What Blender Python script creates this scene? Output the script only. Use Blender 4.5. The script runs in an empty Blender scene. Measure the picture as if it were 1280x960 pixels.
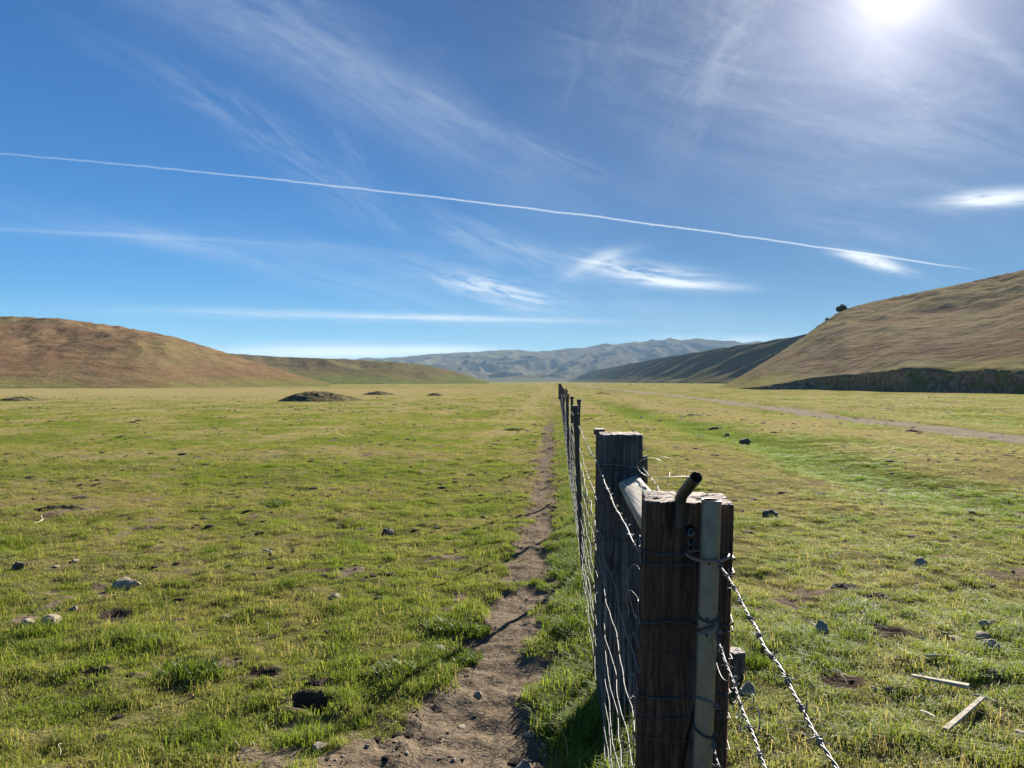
import bpy, math, random
import numpy as np
from mathutils import Vector, Matrix

random.seed(7)
RNG = np.random.default_rng(11)
scene = bpy.context.scene
COL = scene.collection
R = math.radians

# ------------------------------------------------------------------ numpy noise
def _hash(ix, iy, seed):
    h = (ix.astype(np.int64) * 374761393 + iy.astype(np.int64) * 668265263 + seed * 974634777) & 0xffffffff
    h = ((h ^ (h >> 13)) * 1274126177) & 0xffffffff
    return (h ^ (h >> 16)) & 0xffffffff

def perlin(x, y, seed=0):
    x = np.asarray(x, float); y = np.asarray(y, float)
    x0 = np.floor(x); y0 = np.floor(y)
    fx = x - x0; fy = y - y0
    u = fx * fx * fx * (fx * (fx * 6 - 15) + 10); v = fy * fy * fy * (fy * (fy * 6 - 15) + 10)
    def g(dx, dy):
        a = _hash(x0 + dx, y0 + dy, seed) / 4294967296.0 * 2 * np.pi
        return np.cos(a) * (fx - dx) + np.sin(a) * (fy - dy)
    a = g(0, 0) * (1 - u) + g(1, 0) * u
    b = g(0, 1) * (1 - u) + g(1, 1) * u
    return (a * (1 - v) + b * v) * 1.5

def fbm(x, y, octv=4, seed=0, gain=.5, lac=2.03):
    s = 0; a = 1; t = 0
    for i in range(octv):
        s = s + a * perlin(x * lac ** i + 17.3 * i, y * lac ** i - 9.1 * i, seed + i)
        t += a; a *= gain
    return s / t

def ridged(x, y, octv=4, seed=0, gain=.5):
    s = 0; a = 1; t = 0
    for i in range(octv):
        s = s + a * (1 - np.abs(perlin(x * 2.05 ** i + 5.7 * i, y * 2.05 ** i + 3.1 * i, seed + i)) * 1.6)
        t += a; a *= gain
    return s / t

def sstep(a, b, x):
    t = np.clip((np.asarray(x, float) - a) / (b - a), 0, 1)
    return t * t * (3 - 2 * t)

# ------------------------------------------------------------------ node helper
class NT:
    def __init__(self, tree):
        self.t = tree; tree.nodes.clear()
    def n(self, typ, ins=None, **props):
        d = self.t.nodes.new(typ)
        for k, v in props.items(): setattr(d, k, v)
        for k, v in (ins or {}).items(): self.put(d.inputs[k], v)
        return d
    def put(self, sock, v):
        if isinstance(v, bpy.types.NodeSocket): self.t.links.new(v, sock)
        elif isinstance(v, (tuple, list)) and len(v) == 3 and sock.type == 'RGBA': sock.default_value = (*v, 1)
        else: sock.default_value = v
    def m(self, op, a, b=None, c=None, clamp=False):
        d = self.t.nodes.new('ShaderNodeMath'); d.operation = op; d.use_clamp = clamp
        for i, v in enumerate((a, b, c)):
            if v is not None: self.put(d.inputs[i], v)
        return d.outputs[0]
    def mix(self, f, a, b, blend='MIX'):
        d = self.t.nodes.new('ShaderNodeMix'); d.data_type = 'RGBA'; d.blend_type = blend
        self.put(d.inputs[0], f); self.put(d.inputs[6], a); self.put(d.inputs[7], b)
        return d.outputs[2]
    def ss(self, x, a, b, to0=0., to1=1.):
        d = self.t.nodes.new('ShaderNodeMapRange'); d.interpolation_type = 'SMOOTHSTEP'
        self.put(d.inputs[0], x)
        for i, v in zip((1, 2, 3, 4), (a, b, to0, to1)): d.inputs[i].default_value = v
        return d.outputs[0]
    def vec(self, x, y, z=0.):
        d = self.t.nodes.new('ShaderNodeCombineXYZ')
        for i, v in enumerate((x, y, z)): self.put(d.inputs[i], v)
        return d.outputs[0]
    def scale(self, v, s):
        d = self.t.nodes.new('ShaderNodeVectorMath'); d.operation = 'MULTIPLY'
        self.put(d.inputs[0], v); d.inputs[1].default_value = s
        return d.outputs[0]
    def noise(self, vec, scale, detail=4, rough=.55, dist=0., out=0):
        d = self.n('ShaderNodeTexNoise', {'Vector': vec, 'Scale': scale, 'Detail': detail, 'Roughness': rough, 'Distortion': dist})
        return d.outputs[out]
    def attr(self, name, typ='GEOMETRY'):
        d = self.t.nodes.new('ShaderNodeAttribute'); d.attribute_name = name; d.attribute_type = typ
        return d.outputs['Fac']
    def pos(self): return self.n('ShaderNodeNewGeometry').outputs['Position']
    def obj(self): return self.n('ShaderNodeTexCoord').outputs['Object']
    def bump(self, h, strength=.5, dist=.01, normal=None):
        d = self.n('ShaderNodeBump', {'Height': h, 'Strength': strength, 'Distance': dist})
        if normal is not None: self.put(d.inputs['Normal'], normal)
        return d.outputs[0]
    def out(self, surf):
        o = self.t.nodes.new('ShaderNodeOutputMaterial'); self.t.links.new(surf, o.inputs[0])

def new_mat(name):
    m = bpy.data.materials.new(name); m.use_nodes = True
    return m, NT(m.node_tree)

def principled(nt, col, rough=.8, metal=0., normal=None, spec=.3):
    p = nt.n('ShaderNodeBsdfPrincipled', {'Base Color': col, 'Roughness': rough, 'Metallic': metal, 'Specular IOR Level': spec})
    if normal is not None: nt.put(p.inputs['Normal'], normal)
    nt.out(p.outputs[0]); return p

# ------------------------------------------------------------------ mesh helpers
def mesh(name, V, F, mat=None, smooth=True, attrs=None):
    me = bpy.data.meshes.new(name)
    V = np.asarray(V, np.float32); 
    if isinstance(F, np.ndarray):
        n, k = F.shape
        me.vertices.add(len(V)); me.vertices.foreach_set('co', V.ravel())
        me.loops.add(n * k); me.loops.foreach_set('vertex_index', F.astype(np.int32).ravel())
        me.polygons.add(n); me.polygons.foreach_set('loop_start', np.arange(0, n * k, k, dtype=np.int32))
        me.update(calc_edges=True)
    else:
        me.from_pydata([tuple(map(float, v)) for v in V], [], F); me.update()
    me.polygons.foreach_set('use_smooth', np.full(len(me.polygons), smooth))
    for k, a in (attrs or {}).items():
        at = me.attributes.new(k, 'FLOAT', 'POINT'); at.data.foreach_set('value', np.asarray(a, np.float32).ravel())
    if mat: me.materials.append(mat)
    return me

def link(name, me, parent=None, label=None, cat=None, group=None, kind=None, loc=None):
    o = bpy.data.objects.new(name, me); COL.objects.link(o)
    if parent is not None: o.parent = parent
    tag(o, label, cat, group, kind)
    if loc is not None: o.location = loc
    return o

def tag(o, label=None, cat=None, group=None, kind=None):
    for k, v in (('label', label), ('category', cat), ('group', group), ('kind', kind)):
        if v: o[k] = v
        elif k in o and k in ('label',) and v == '': del o[k]

def grid_faces(nr, nc, wrap=False):
    r = np.arange(nr - 1)[:, None]; c = np.arange(nc if wrap else nc - 1)[None, :]
    a = r * nc + c; b = r * nc + (c + 1) % nc
    return np.stack([a, b, b + nc, a + nc], -1).reshape(-1, 4)

class MB:
    def __init__(self): self.V = []; self.F = []; self.n = 0
    def add(self, V, F):
        V = np.asarray(V, float); self.V.append(V)
        self.F += [tuple(int(i) + self.n for i in f) for f in F]; self.n += len(V)
    def tube(self, P, r, sides=6, cap=True, ph=0.):
        P = np.asarray(P, float); n = len(P)
        r = np.full(n, r) if np.isscalar(r) else np.asarray(r)
        T = np.gradient(P, axis=0); T /= np.linalg.norm(T, axis=1)[:, None] + 1e-12
        up = np.array([0, 0, 1.]) if abs(T[0][2]) < .9 else np.array([1., 0, 0])
        N = np.cross(T[0], up); N /= np.linalg.norm(N)
        a = np.linspace(0, 2 * np.pi, sides, endpoint=False) + ph; V = []
        for i in range(n):
            N = N - T[i] * N.dot(T[i]); N /= np.linalg.norm(N) + 1e-12
            B = np.cross(T[i], N)
            V.append(P[i] + r[i] * (np.cos(a)[:, None] * N + np.sin(a)[:, None] * B))
        F = [tuple(f) for f in grid_faces(n, sides, True)]
        if cap: F += [tuple(range(sides))[::-1], tuple(range((n - 1) * sides, n * sides))]
        self.add(np.concatenate(V), F)
    def box(self, c, s, rot=None):
        c = np.asarray(c, float); s = np.asarray(s, float) / 2
        V = np.array([(x, y, z) for z in (-1, 1) for y in (-1, 1) for x in (-1, 1)]) * s
        if rot is not None: V = V @ np.array(rot.to_3x3()).T
        self.add(V + c, [(0, 2, 3, 1), (4, 5, 7, 6), (0, 1, 5, 4), (2, 6, 7, 3), (0, 4, 6, 2), (1, 3, 7, 5)])
    def mesh(self, name, mat, smooth=True):
        return mesh(name, np.concatenate(self.V), self.F, mat, smooth)

# ------------------------------------------------------------------ layout of the place (metres; eye at 1.6 m looking along +Y)
EYE = 1.6; FPX = 960.0; HZ = 477.0
SUN_AZ = math.atan2(475, 960); SUN_EL = math.atan2(490, math.hypot(960, 475))
def gp(px, py):
    y = EYE * FPX / (py - HZ); return (px - 640) / FPX * y, y
def fence_x(y): return .2 + .0594 * np.asarray(y, float)
def path_c(y):  return fence_x(y) - .43 - .32 * np.exp(-(np.asarray(y, float) - 2.6) / 1.5) - .004 * np.maximum(y - 12, 0)
def road_c(y):
    return np.interp(y, [-200, 5, 15, 22, 40, 67, 118, 200, 400, 900], [6, 11.5, 13.6, 14.4, 15.3, 17.4, 19.6, 22, 34, 90])

PITS = [(390, 880, .10, .11), (414, 858, .05, .05), (388, 856, .05, .05), (325, 848, .08, .03), (118, 846, .07, .03),
        (140, 771, .10, .02), (575, 805, .07, .03), (1115, 800, .10, .02), (1050, 862, .10, .02)]
PITS = [(*gp(a, b), r, d) for a, b, r, d in PITS]

def path_mask(x, y):
    hw = .15 + .30 * np.exp(-(np.maximum(y, 2.6) - 2.6) / 1.5) + .0009 * np.maximum(y, 0)
    d = np.abs(x - path_c(y) - .07 * perlin(x * 0 + 3.3, y / 1.3, 5)) - hw
    n = .34 * fbm(x / .26, y / .38, 4, 21)
    return (1 - sstep(-.09, .11, d + n)) * (1 - .62 * sstep(12, 42, y + 9 * fbm(x / 1.2, y / 3, 3, 22)))
def road_mask(x, y):
    d = np.abs(x - road_c(y)) - 1.25 - .5 * fbm(x / 2, y / 3, 3, 33)
    return 1 - sstep(-.5, .5, d)
def pit_mask(x, y):
    m = np.zeros(np.broadcast(x, y).shape)
    for px, py, r, d in PITS:
        q = np.hypot((x - px) * .8, y - py) / r
        m = np.maximum(m, 1 - sstep(.75, 1.5, q + .35 * perlin(x / .06, y / .06, 8)))
    return m
def fadey(y, a): return np.exp(-(np.maximum(y, 0) / a) ** 2)
def ground_z(x, y):
    x = np.asarray(x, float); y = np.asarray(y, float)
    z = .15 * fbm(x / 14, y / 14, 3, 1) * fadey(y, 400) + .065 * fbm(x / 2.2, y / 2.2, 3, 2) * fadey(y, 70)
    h = fbm(x / .55, y / .55, 3, 3)
    z = z + .062 * np.sign(h) * np.abs(h) ** 1.15 * fadey(y, 55) + .024 * fbm(x / .19, y / .19, 3, 4) * fadey(y, 11)
    pm = path_mask(x, y)
    z = z - .045 * pm * fadey(y, 60) + pm * .022 * fbm(x / .10, y / .10, 3, 6) * fadey(y, 9)
    b = (x - 6.4 - .8 * perlin(y / 8, y * 0, 12))
    z = z - .16 * np.exp(-(b / .9) ** 2) * sstep(7, 14, y) * fadey(y, 90)
    z = z - .05 * road_mask(x, y) * fadey(y, 150)
    for px, py, r, d in PITS:
        q = np.hypot((x - px) * .8, y - py) / r + .4 * perlin(x / .09, y / .09, 9)
        z = z - d * (1 - sstep(.25, 1.05, q)) + .25 * d * np.exp(-((q - 1.25) / .3) ** 2)
    return z

def dryness(x, y):
    d = .50 + .95 * fbm(x / 2.6, y / 3.8, 4, 41) + .60 * fbm(x / .6, y / .8, 3, 42)
    d = d + .16 * sstep(20, 60, y) + .30 * np.exp(-((x - 3.6 - .03 * (y - 13)) / 1.5) ** 2) * sstep(6, 11, y)
    d = d - .75 * np.exp(-((x - 6.4 - .8 * perlin(y / 8, y * 0, 12)) / 1.0) ** 2) * sstep(7, 12, y) * fadey(y, 60)
    d = d + .5 * np.exp(-((x - 10.3) / 2.2) ** 2) * sstep(9, 15, y) * fadey(y, 90)
    d = d + .35 * sstep(55, 90, y) * sstep(5, -20, x) * (1 - sstep(150, 190, y))
    d = d - .35 * np.exp(-((x - fence_x(y) + .02) / .22) ** 2) * fadey(y, 30)
    d = d + .30 * np.exp(-((x - (-1.15 + .055 * (y - 12))) / .55) ** 2) * sstep(14, 24, y)
    d = d - .18 * (1 - sstep(3.5, 7.0, y))
    return np.clip(d, 0, 1)
def soilness(x, y):
    s = np.maximum(path_mask(x, y), pit_mask(x, y))
    s = np.maximum(s, road_mask(x, y) * (.62 + .55 * fbm(x / 1.1, y / 2.5, 3, 34)))
    q = fbm(x / .9, y / 1.2, 4, 51)
    s = np.maximum(s, .85 * sstep(.30, .55, q + .36 * np.exp(-((x + .85) / .8) ** 2) * (1 - sstep(3.2, 5.4, y)) + .5 * (fbm(x / .16, y / .2, 3, 53)) * (y < 12)))
    # bare ground left of the path close to the viewer
    s = np.maximum(s, .9 * sstep(-.05, .25, .30 - np.hypot((x + .50) / .8, (y - 3.0) / .7) * .6 + .5 * fbm(x / .3, y / .3, 3, 52)))
    return np.clip(s, 0, 1)

# ------------------------------------------------------------------ materials
def mat_ground():
    m, t = new_mat('pasture')
    P = t.pos(); dry = t.attr('dry'); soil = t.attr('soil'); lush = t.attr('lush')
    n1 = t.noise(P, 3.1, 6, .62); n2 = t.noise(P, 17, 5, .65); n3 = t.noise(P, .33, 4, .6); n4 = t.noise(P, 60, 3, .7)
    d = t.m('ADD', dry, t.m('MULTIPLY', t.m('ADD', t.m('SUBTRACT', n1, .5), t.m('SUBTRACT', n3, .5)), .9), clamp=True)
    g = t.mix(n2, (.078, .094, .020), (.150, .158, .036))
    s = t.mix(n2, (.160, .132, .054), (.285, .235, .115))
    c = t.mix(t.ss(d, .25, .95), g, s)
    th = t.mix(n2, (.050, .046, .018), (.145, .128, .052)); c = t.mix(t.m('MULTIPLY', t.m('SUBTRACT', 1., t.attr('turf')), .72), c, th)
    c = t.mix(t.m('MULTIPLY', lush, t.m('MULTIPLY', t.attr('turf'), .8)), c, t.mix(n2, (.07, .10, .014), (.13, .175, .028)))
    clod = t.m('MAXIMUM', t.ss(t.noise(P, 2.2, 6, .75), .60, .72), t.ss(t.noise(P, .75, 7, .78), .61, .70))
    c = t.mix(t.m('MULTIPLY', clod, .8), c, (.040, .032, .019))
    c = t.mix(t.m('MULTIPLY', t.ss(t.noise(P, .5, 7, .75), .56, .70), .6), c, (.23, .185, .105))
    e = t.mix(n1, (.088, .066, .045), (.178, .138, .096)); e = t.mix(t.ss(n4, .45, .75), e, (.20, .155, .11))
    e = t.mix(t.ss(n2, .60, .75), e, (.05, .036, .026)); e = t.mix(t.m('MULTIPLY', t.attr('dark_soil'), .85), e, t.mix(n2, (.018, .013, .010), (.05, .036, .027)))
    e = t.mix(t.attr('dust'), e, t.mix(n1, (.15, .125, .092), (.27, .235, .18)))
    c = t.mix(t.ss(t.m('ADD', soil, t.m('MULTIPLY', t.m('SUBTRACT', n2, .5), .5)), .3, .6), c, e)
    h = t.m('ADD', t.m('MULTIPLY', n2, .6), t.m('MULTIPLY', n4, .4))
    b = t.bump(h, .9, .03); b = t.bump(n1, .6, .12, b)
    principled(t, c, 1., 0, b, 0.); return m

def mat_grass():
    m, t = new_mat('grass_blade')
    dry = t.attr('dry', 'INSTANCER'); rnd = t.attr('tint', 'INSTANCER'); lush = t.attr('lush', 'INSTANCER')
    own = t.attr('hue')
    g = t.mix(t.m('ADD', t.m('MULTIPLY', rnd, .6), t.m('MULTIPLY', own, .4)), (.105, .150, .020), (.200, .228, .042))
    s = t.mix(own, (.19, .145, .055), (.36, .285, .14))
    f = t.ss(t.m('ADD', dry, t.m('MULTIPLY', t.m('SUBTRACT', own, .5), .9)), .30, 1.05)
    c = t.mix(f, g, s)
    c = t.mix(t.m('MULTIPLY', lush, .6), c, (.110, .175, .020))
    p = t.n('ShaderNodeBsdfPrincipled', {'Base Color': c, 'Roughness': .6, 'Specular IOR Level': .08})
    tr = t.n('ShaderNodeBsdfTranslucent', {'Color': t.mix(1., c, (1.25, 1.3, .7), 'MULTIPLY')})
    mx = t.n('ShaderNodeMixShader', {0: .45}); t.put(mx.inputs[1], p.outputs[0]); t.put(mx.inputs[2], tr.outputs[0])
    t.out(mx.outputs[0]); return m

def mat_timber(name, dark, light, grey):
    m, t = new_mat(name); P = t.obj()
    wv = t.n('ShaderNodeVectorMath', {0: P, 1: t.scale(t.noise(P, 5., 3, .6, 0., 1), (.035, .035, .0))}, operation='ADD').outputs[0]
    g = t.noise(t.scale(wv, (130, 130, 3.2)), 1., 7, .7, .3); g2 = t.noise(t.scale(P, (30, 30, 1.1)), 1., 4, .6); bl = t.noise(P, 9, 5, .65); b2 = t.noise(t.scale(P, (7, 7, 2.4)), 1., 5, .65)
    c = t.mix(t.m('MULTIPLY', t.ss(g, .40, .66), t.ss(b2, .25, .7, .35, 1.15)), dark, light); c = t.mix(t.m('MULTIPLY', t.ss(g2, .5, .8), .6), c, grey)
    c = t.mix(t.m('MULTIPLY', t.ss(bl, .5, .7), .6), c, tuple(v * .5 for v in dark))
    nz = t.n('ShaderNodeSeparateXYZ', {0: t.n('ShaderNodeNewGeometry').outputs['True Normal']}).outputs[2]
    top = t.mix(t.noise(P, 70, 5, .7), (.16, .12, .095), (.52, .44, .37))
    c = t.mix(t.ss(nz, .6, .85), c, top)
    principled(t, c, .85, 0, t.bump(g, 1., .006), .25); return m

def mat_rail():
    m, t = new_mat('silvered_rail'); P = t.obj()
    g = t.noise(t.scale(P, (60, 2.0, 60)), 1., 6, .65); bl = t.noise(P, 8, 4, .6)
    c = t.mix(t.ss(g, .3, .7), (.27, .225, .17), (.56, .50, .40)); c = t.mix(t.m('MULTIPLY', t.ss(bl, .55, .75), .7), c, (.15, .12, .09))
    principled(t, c, .85, 0, t.bump(g, .7, .004), .2); return m

def mat_metal(name, a, b, rust=(.10, .045, .02), amount=.5, metal=.6, rough=.55, sc=40):
    m, t = new_mat(name); P = t.obj()
    n = t.noise(P, sc, 5, .65); k = t.noise(P, sc * .35, 4, .6)
    c = t.mix(n, a, b); f = t.m('MULTIPLY', t.ss(k, .62 - .3 * amount, .75), amount); c = t.mix(f, c, rust)
    p = principled(t, c, rough, metal, t.bump(n, .25, .001), .5); t.put(p.inputs['Metallic'], t.m('MULTIPLY', t.m('SUBTRACT', 1., f), metal)); return m

def mat_rock(name, a, b, dark):
    m, t = new_mat(name); P = t.obj(); n = t.noise(P, 3, 6, .65); k = t.noise(P, 14, 4, .7)
    c = t.mix(t.ss(n, .3, .7), a, b); c = t.mix(t.ss(k, .6, .75), c, dark)
    principled(t, c, .9, 0, t.bump(k, .6, .08), .2); return m

def mat_hill(name, low, cols, green, gamt=.5, contour=.5, scale=1., dark=None, rug=1.):
    m, t = new_mat(name); P = t.pos()
    n1 = t.noise(P, .02 / scale, 6, .62); n2 = t.noise(P, .11 / scale, 6, .65); n3 = t.noise(P, .6 / scale, 5, .7)
    st = t.noise(t.scale(P, (.035 / scale, .035 / scale, .55 / scale)), 1., 6, .7, .4)
    st2 = t.noise(t.scale(P, (.16 / scale, .16 / scale, 1.7 / scale)), 1., 5, .7, .3)
    c = t.mix(t.ss(t.m('ADD', t.m('MULTIPLY', n1, .6), t.m('MULTIPLY', n2, .4)), .36, .64), cols[0], cols[1])
    c = t.mix(t.m('MULTIPLY', t.ss(st, .42, .66), contour), c, cols[2])
    c = t.mix(t.m('MULTIPLY', t.ss(st2, .50, .68), contour), c, tuple(v * .55 for v in cols[0]))
    zz = t.n('ShaderNodeSeparateXYZ', {0: P}).outputs[2]
    gl = t.m('SUBTRACT', t.ss(t.m('ADD', zz, t.m('MULTIPLY', t.m('SUBTRACT', n1, .5), 14 * scale)), low, low * .25 - 1), 0.)
    gm = t.m('MAXIMUM', t.m('MULTIPLY', gl, .9), t.m('MULTIPLY', t.ss(n1, .5, .68), gamt))
    c = t.mix(gm, c, t.mix(n2, green, tuple(v * 1.6 for v in green)))
    c = t.mix(t.m('MULTIPLY', t.ss(n2, .50, .66), .45), c, tuple(v * .55 for v in cols[0]))
    c = t.mix(t.m('MULTIPLY', t.ss(n3, .56, .70), .7), c, dark or tuple(v * .35 for v in cols[0]))
    b = t.bump(n3, .9, .5 * scale * rug); b = t.bump(st2, .7, .6 * scale * rug, b); b = t.bump(n2, .8, 2.0 * scale * rug, b)
    principled(t, c, 1., 0, b, 0.); return m

def mat_plain(name, a, b, sc=20, rough=.9, bump=.5, dist=.01, spec=.1):
    m, t = new_mat(name); n = t.noise(t.obj(), sc, 5, .65)
    principled(t, t.mix(t.ss(n, .3, .7), a, b), rough, 0, t.bump(n, bump, dist), spec); return m

M_GROUND = mat_ground(); M_GRASS = mat_grass()
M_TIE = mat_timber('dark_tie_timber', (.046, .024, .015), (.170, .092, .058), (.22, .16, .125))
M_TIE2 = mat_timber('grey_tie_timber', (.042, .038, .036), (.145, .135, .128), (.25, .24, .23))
M_RAIL = mat_rail()
M_GALV = mat_metal('galvanised_pipe', (.135, .138, .128), (.27, .272, .25), (.085, .066, .045), .55, .7, .42, 45)
M_DARKSTEEL = mat_metal('dark_steel', (.026, .025, .024), (.075, .070, .066), (.05, .03, .02), .5, .4, .5)
M_RUST = mat_metal('rusty_iron', (.20, .12, .08), (.34, .22, .16), (.16, .07, .035), .6, .45, .5)
M_WIRE = mat_metal('weathered_wire', (.10, .093, .085), (.24, .23, .215), (.075, .045, .03), .6, .35, .6, 30)
M_WRAP = mat_metal('dark_wrap_wire', (.05, .042, .036), (.11, .095, .085), (.07, .035, .02), .6, .6, .5)
M_TPOST = mat_metal('steel_post', (.035, .030, .028), (.075, .062, .055), (.09, .045, .028), .6, .3, .65)
M_ROCK = mat_rock('pale_stone', (.28, .22, .150), (.50, .42, .30), (.15, .115, .08))
M_ROCKD = mat_rock('dark_stone', (.085, .068, .050), (.19, .160, .125), (.042, .033, .025))
M_DUNG_HOLE_SHADE = mat_plain('dried_dung_and_hole_shade', (.018, .013, .010), (.060, .044, .034), 30, .9, .9, .02)
M_STRAW = mat_plain('bleached_stem', (.40, .34, .23), (.62, .56, .43), 30)
M_BOARD = mat_plain('bleached_board', (.26, .22, .165), (.46, .41, .32), 25)
M_SOIL = mat_plain('dug_soil', (.065, .052, .034), (.19, .165, .085), 2.2, 1., 1., .3, 0.)
M_LEAF = mat_plain('dark_leaf', (.018, .026, .010), (.045, .060, .018), 2)
M_SHRUB = mat_plain('shrub_leaf', (.07, .095, .03), (.15, .175, .06), 2)
M_BARK = mat_plain('bark', (.05, .04, .03), (.10, .08, .06), 4)
M_PEBBLE = mat_plain('pebble', (.12, .095, .075), (.36, .31, .26), 25)

# ------------------------------------------------------------------ ground sheet
def axis(fine0, fine1, step, grow, lo, hi):
    a = list(np.arange(fine0, fine1 + 1e-9, step))
    s = step
    while a[-1] < hi: s *= grow; a.append(a[-1] + s)
    s = step; pre = []
    cur = fine0
    while cur > lo: s *= 1.25; cur -= s; pre.append(cur)
    return np.array(pre[::-1] + a)
ys = axis(2.55, 7.0, .026, 1.019, -60, 6200)
xh = list(np.arange(0, 4.4, .027)); s = .027
while xh[-1] < 5200: s *= 1.045; xh.append(xh[-1] + s)
xs = np.array([-v for v in xh[:0:-1]] + xh)
GX, GY = np.meshgrid(xs, ys)
GZ = ground_z(GX, GY)
SOIL = soilness(GX, GY); DRY = dryness(GX, GY)
LUSH = np.clip(1.1 * np.exp(-((GX - 6.4 - .8 * perlin(GY / 8, GY * 0, 12)) / .9) ** 2) * sstep(7, 12, GY) * fadey(GY, 55)
               + .55 * sstep(.25, .6, fbm(GX / 5, GY / 9, 3, 61)) * fadey(GY, 80), 0, 1)
V = np.stack([GX, GY, GZ], -1).reshape(-1, 3); F = grid_faces(*GX.shape); DUST = np.clip(road_mask(GX, GY) + 0.08 * path_mask(GX, GY), 0, 1); DARK_SOIL = np.maximum(pit_mask(GX, GY), .6 * sstep(.1, .5, fbm(GX / .5, GY / .5, 3, 62)) * (GX < path_c(GY) - .25))  # last mask: darker soil colour in the pits and in random patches left of the path
link('ground', mesh('ground', V, F, M_GROUND, True, {'soil': SOIL, 'dry': DRY, 'lush': LUSH, 'dark_soil': DARK_SOIL, 'turf': sstep(7, 26, GY), 'dust': DUST}), kind='structure')
def overlay(name, mask, lift):
    fm = mask.ravel()[F].min(1) > .5
    f = F[fm]; used, inv = np.unique(f, return_inverse=True)
    v = V[used].copy(); v[:, 2] += lift
    link(name, mesh(name, v, inv.reshape(-1, 4), M_GROUND, True, {'soil': SOIL.ravel()[used], 'dry': DRY.ravel()[used], 'lush': LUSH.ravel()[used], 'dark_soil': DARK_SOIL.ravel()[used], 'turf': sstep(7, 26, V[used][:, 1]), 'dust': DUST.ravel()[used]}), kind='structure')
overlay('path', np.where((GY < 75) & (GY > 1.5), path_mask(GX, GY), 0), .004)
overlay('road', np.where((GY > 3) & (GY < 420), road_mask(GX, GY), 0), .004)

# ------------------------------------------------------------------ hills
def hill(name, sky, base, crest, mat, nu, nv, profile, noise=None, zbase=None, vmax=1.7, smooth_win=9, awin=5):
    """sky: (px, py) bearings/elevations surveyed from the eye; base/crest: distance of foot and crest by bearing."""
    px = np.linspace(sky[0][0], sky[-1][0], nu)
    el = np.interp(px, *zip(*sky)); w = np.hanning(smooth_win + 2)[1:-1]; w /= w.sum()
    el = np.convolve(np.pad(el, smooth_win // 2, mode='edge'), w, 'valid')
    yb = np.interp(px, *zip(*base)); yc = np.interp(px, *zip(*crest))
    k_ = max(3, nu // 9) | 1; wk = np.hanning(k_ + 2)[1:-1]; wk /= wk.sum()
    if zbase is None: yb = np.convolve(np.pad(yb, k_ // 2, mode='edge'), wk, 'valid')
    yc = np.convolve(np.pad(yc, k_ // 2, mode='edge'), wk, 'valid')
    v = np.linspace(0, vmax, nv)
    u = (px - 640) / FPX
    Y = yb[None] + (yc - yb)[None] * v[:, None]; X = u[None] * Y
    S = profile(v)[:, None] * np.ones_like(X)
    zb = np.zeros(nu) if zbase is None else np.interp(px, *zip(*zbase))
    if noise is not None: S = S * noise(X, Y, v[:, None] * np.ones_like(X))
    zbs = np.interp(px, px[::40], zb[::40]); ZB = zbs[None] + (zb - zbs)[None] * np.exp(-v[:, None] * 16)
    tgt = (HZ - el) / FPX
    need = (tgt[None] * Y + EYE - ZB) / np.maximum(S, 1e-3)
    A = np.where(S > .2, need, 1e9).min(0)
    wn = np.hanning(2 * awin + 3)[1:-1]; wn /= wn.sum(); A = np.convolve(np.pad(A, awin, mode='edge'), wn, 'valid')
    Z = ZB + A[None] * S
    Z[0] -= .8 if zbase is None else 1.6
    V = np.stack([X, Y, Z], -1).reshape(-1, 3)
    link(name, mesh(name, V, grid_faces(nv, nu), mat), kind='structure')
    def at(p, vv):
        i = np.argmin(abs(px - p)); j = np.argmin(abs(v - vv)); return X[j, i], Y[j, i], Z[j, i]
    return at, (px, X, Y, Z)

def prof(p, q=1.5):
    def f(v):
        a = np.where(v < 1, np.sin(np.clip(v, 0, 1) * np.pi / 2) ** p, 1)
        return np.where(v > 1, 1 - .9 * np.clip((v - 1) / .7, 0, 1) ** q, a)
    return f

M_HL = mat_hill('russet_hill', 5, [(.114, .068, .037), (.178, .116, .068), (.140, .106, .053)], (.100, .098, .034), .42, .5, 1.5, None, .5)
M_HR = mat_hill('dry_hill', 4.2, [(.135, .095, .062), (.255, .190, .130), (.195, .175, .100)], (.135, .125, .048), .35, .8, 1.4, None, .5)
M_HM = mat_hill('low_green_hill', 8, [(.10, .078, .040), (.135, .102, .055), (.085, .085, .032)], (.075, .088, .028), .95, .4, 1.6)
M_RG = mat_hill('shaded_ridge', 2, [(.075, .068, .038), (.125, .108, .062), (.07, .072, .032)], (.075, .082, .034), .4, .3, 3., None, .25)
M_FH = mat_hill('far_range', 6, [(.080, .070, .045), (.125, .108, .070), (.070, .074, .036)], (.065, .075, .032), .5, .25, 8., None, .3)

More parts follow.
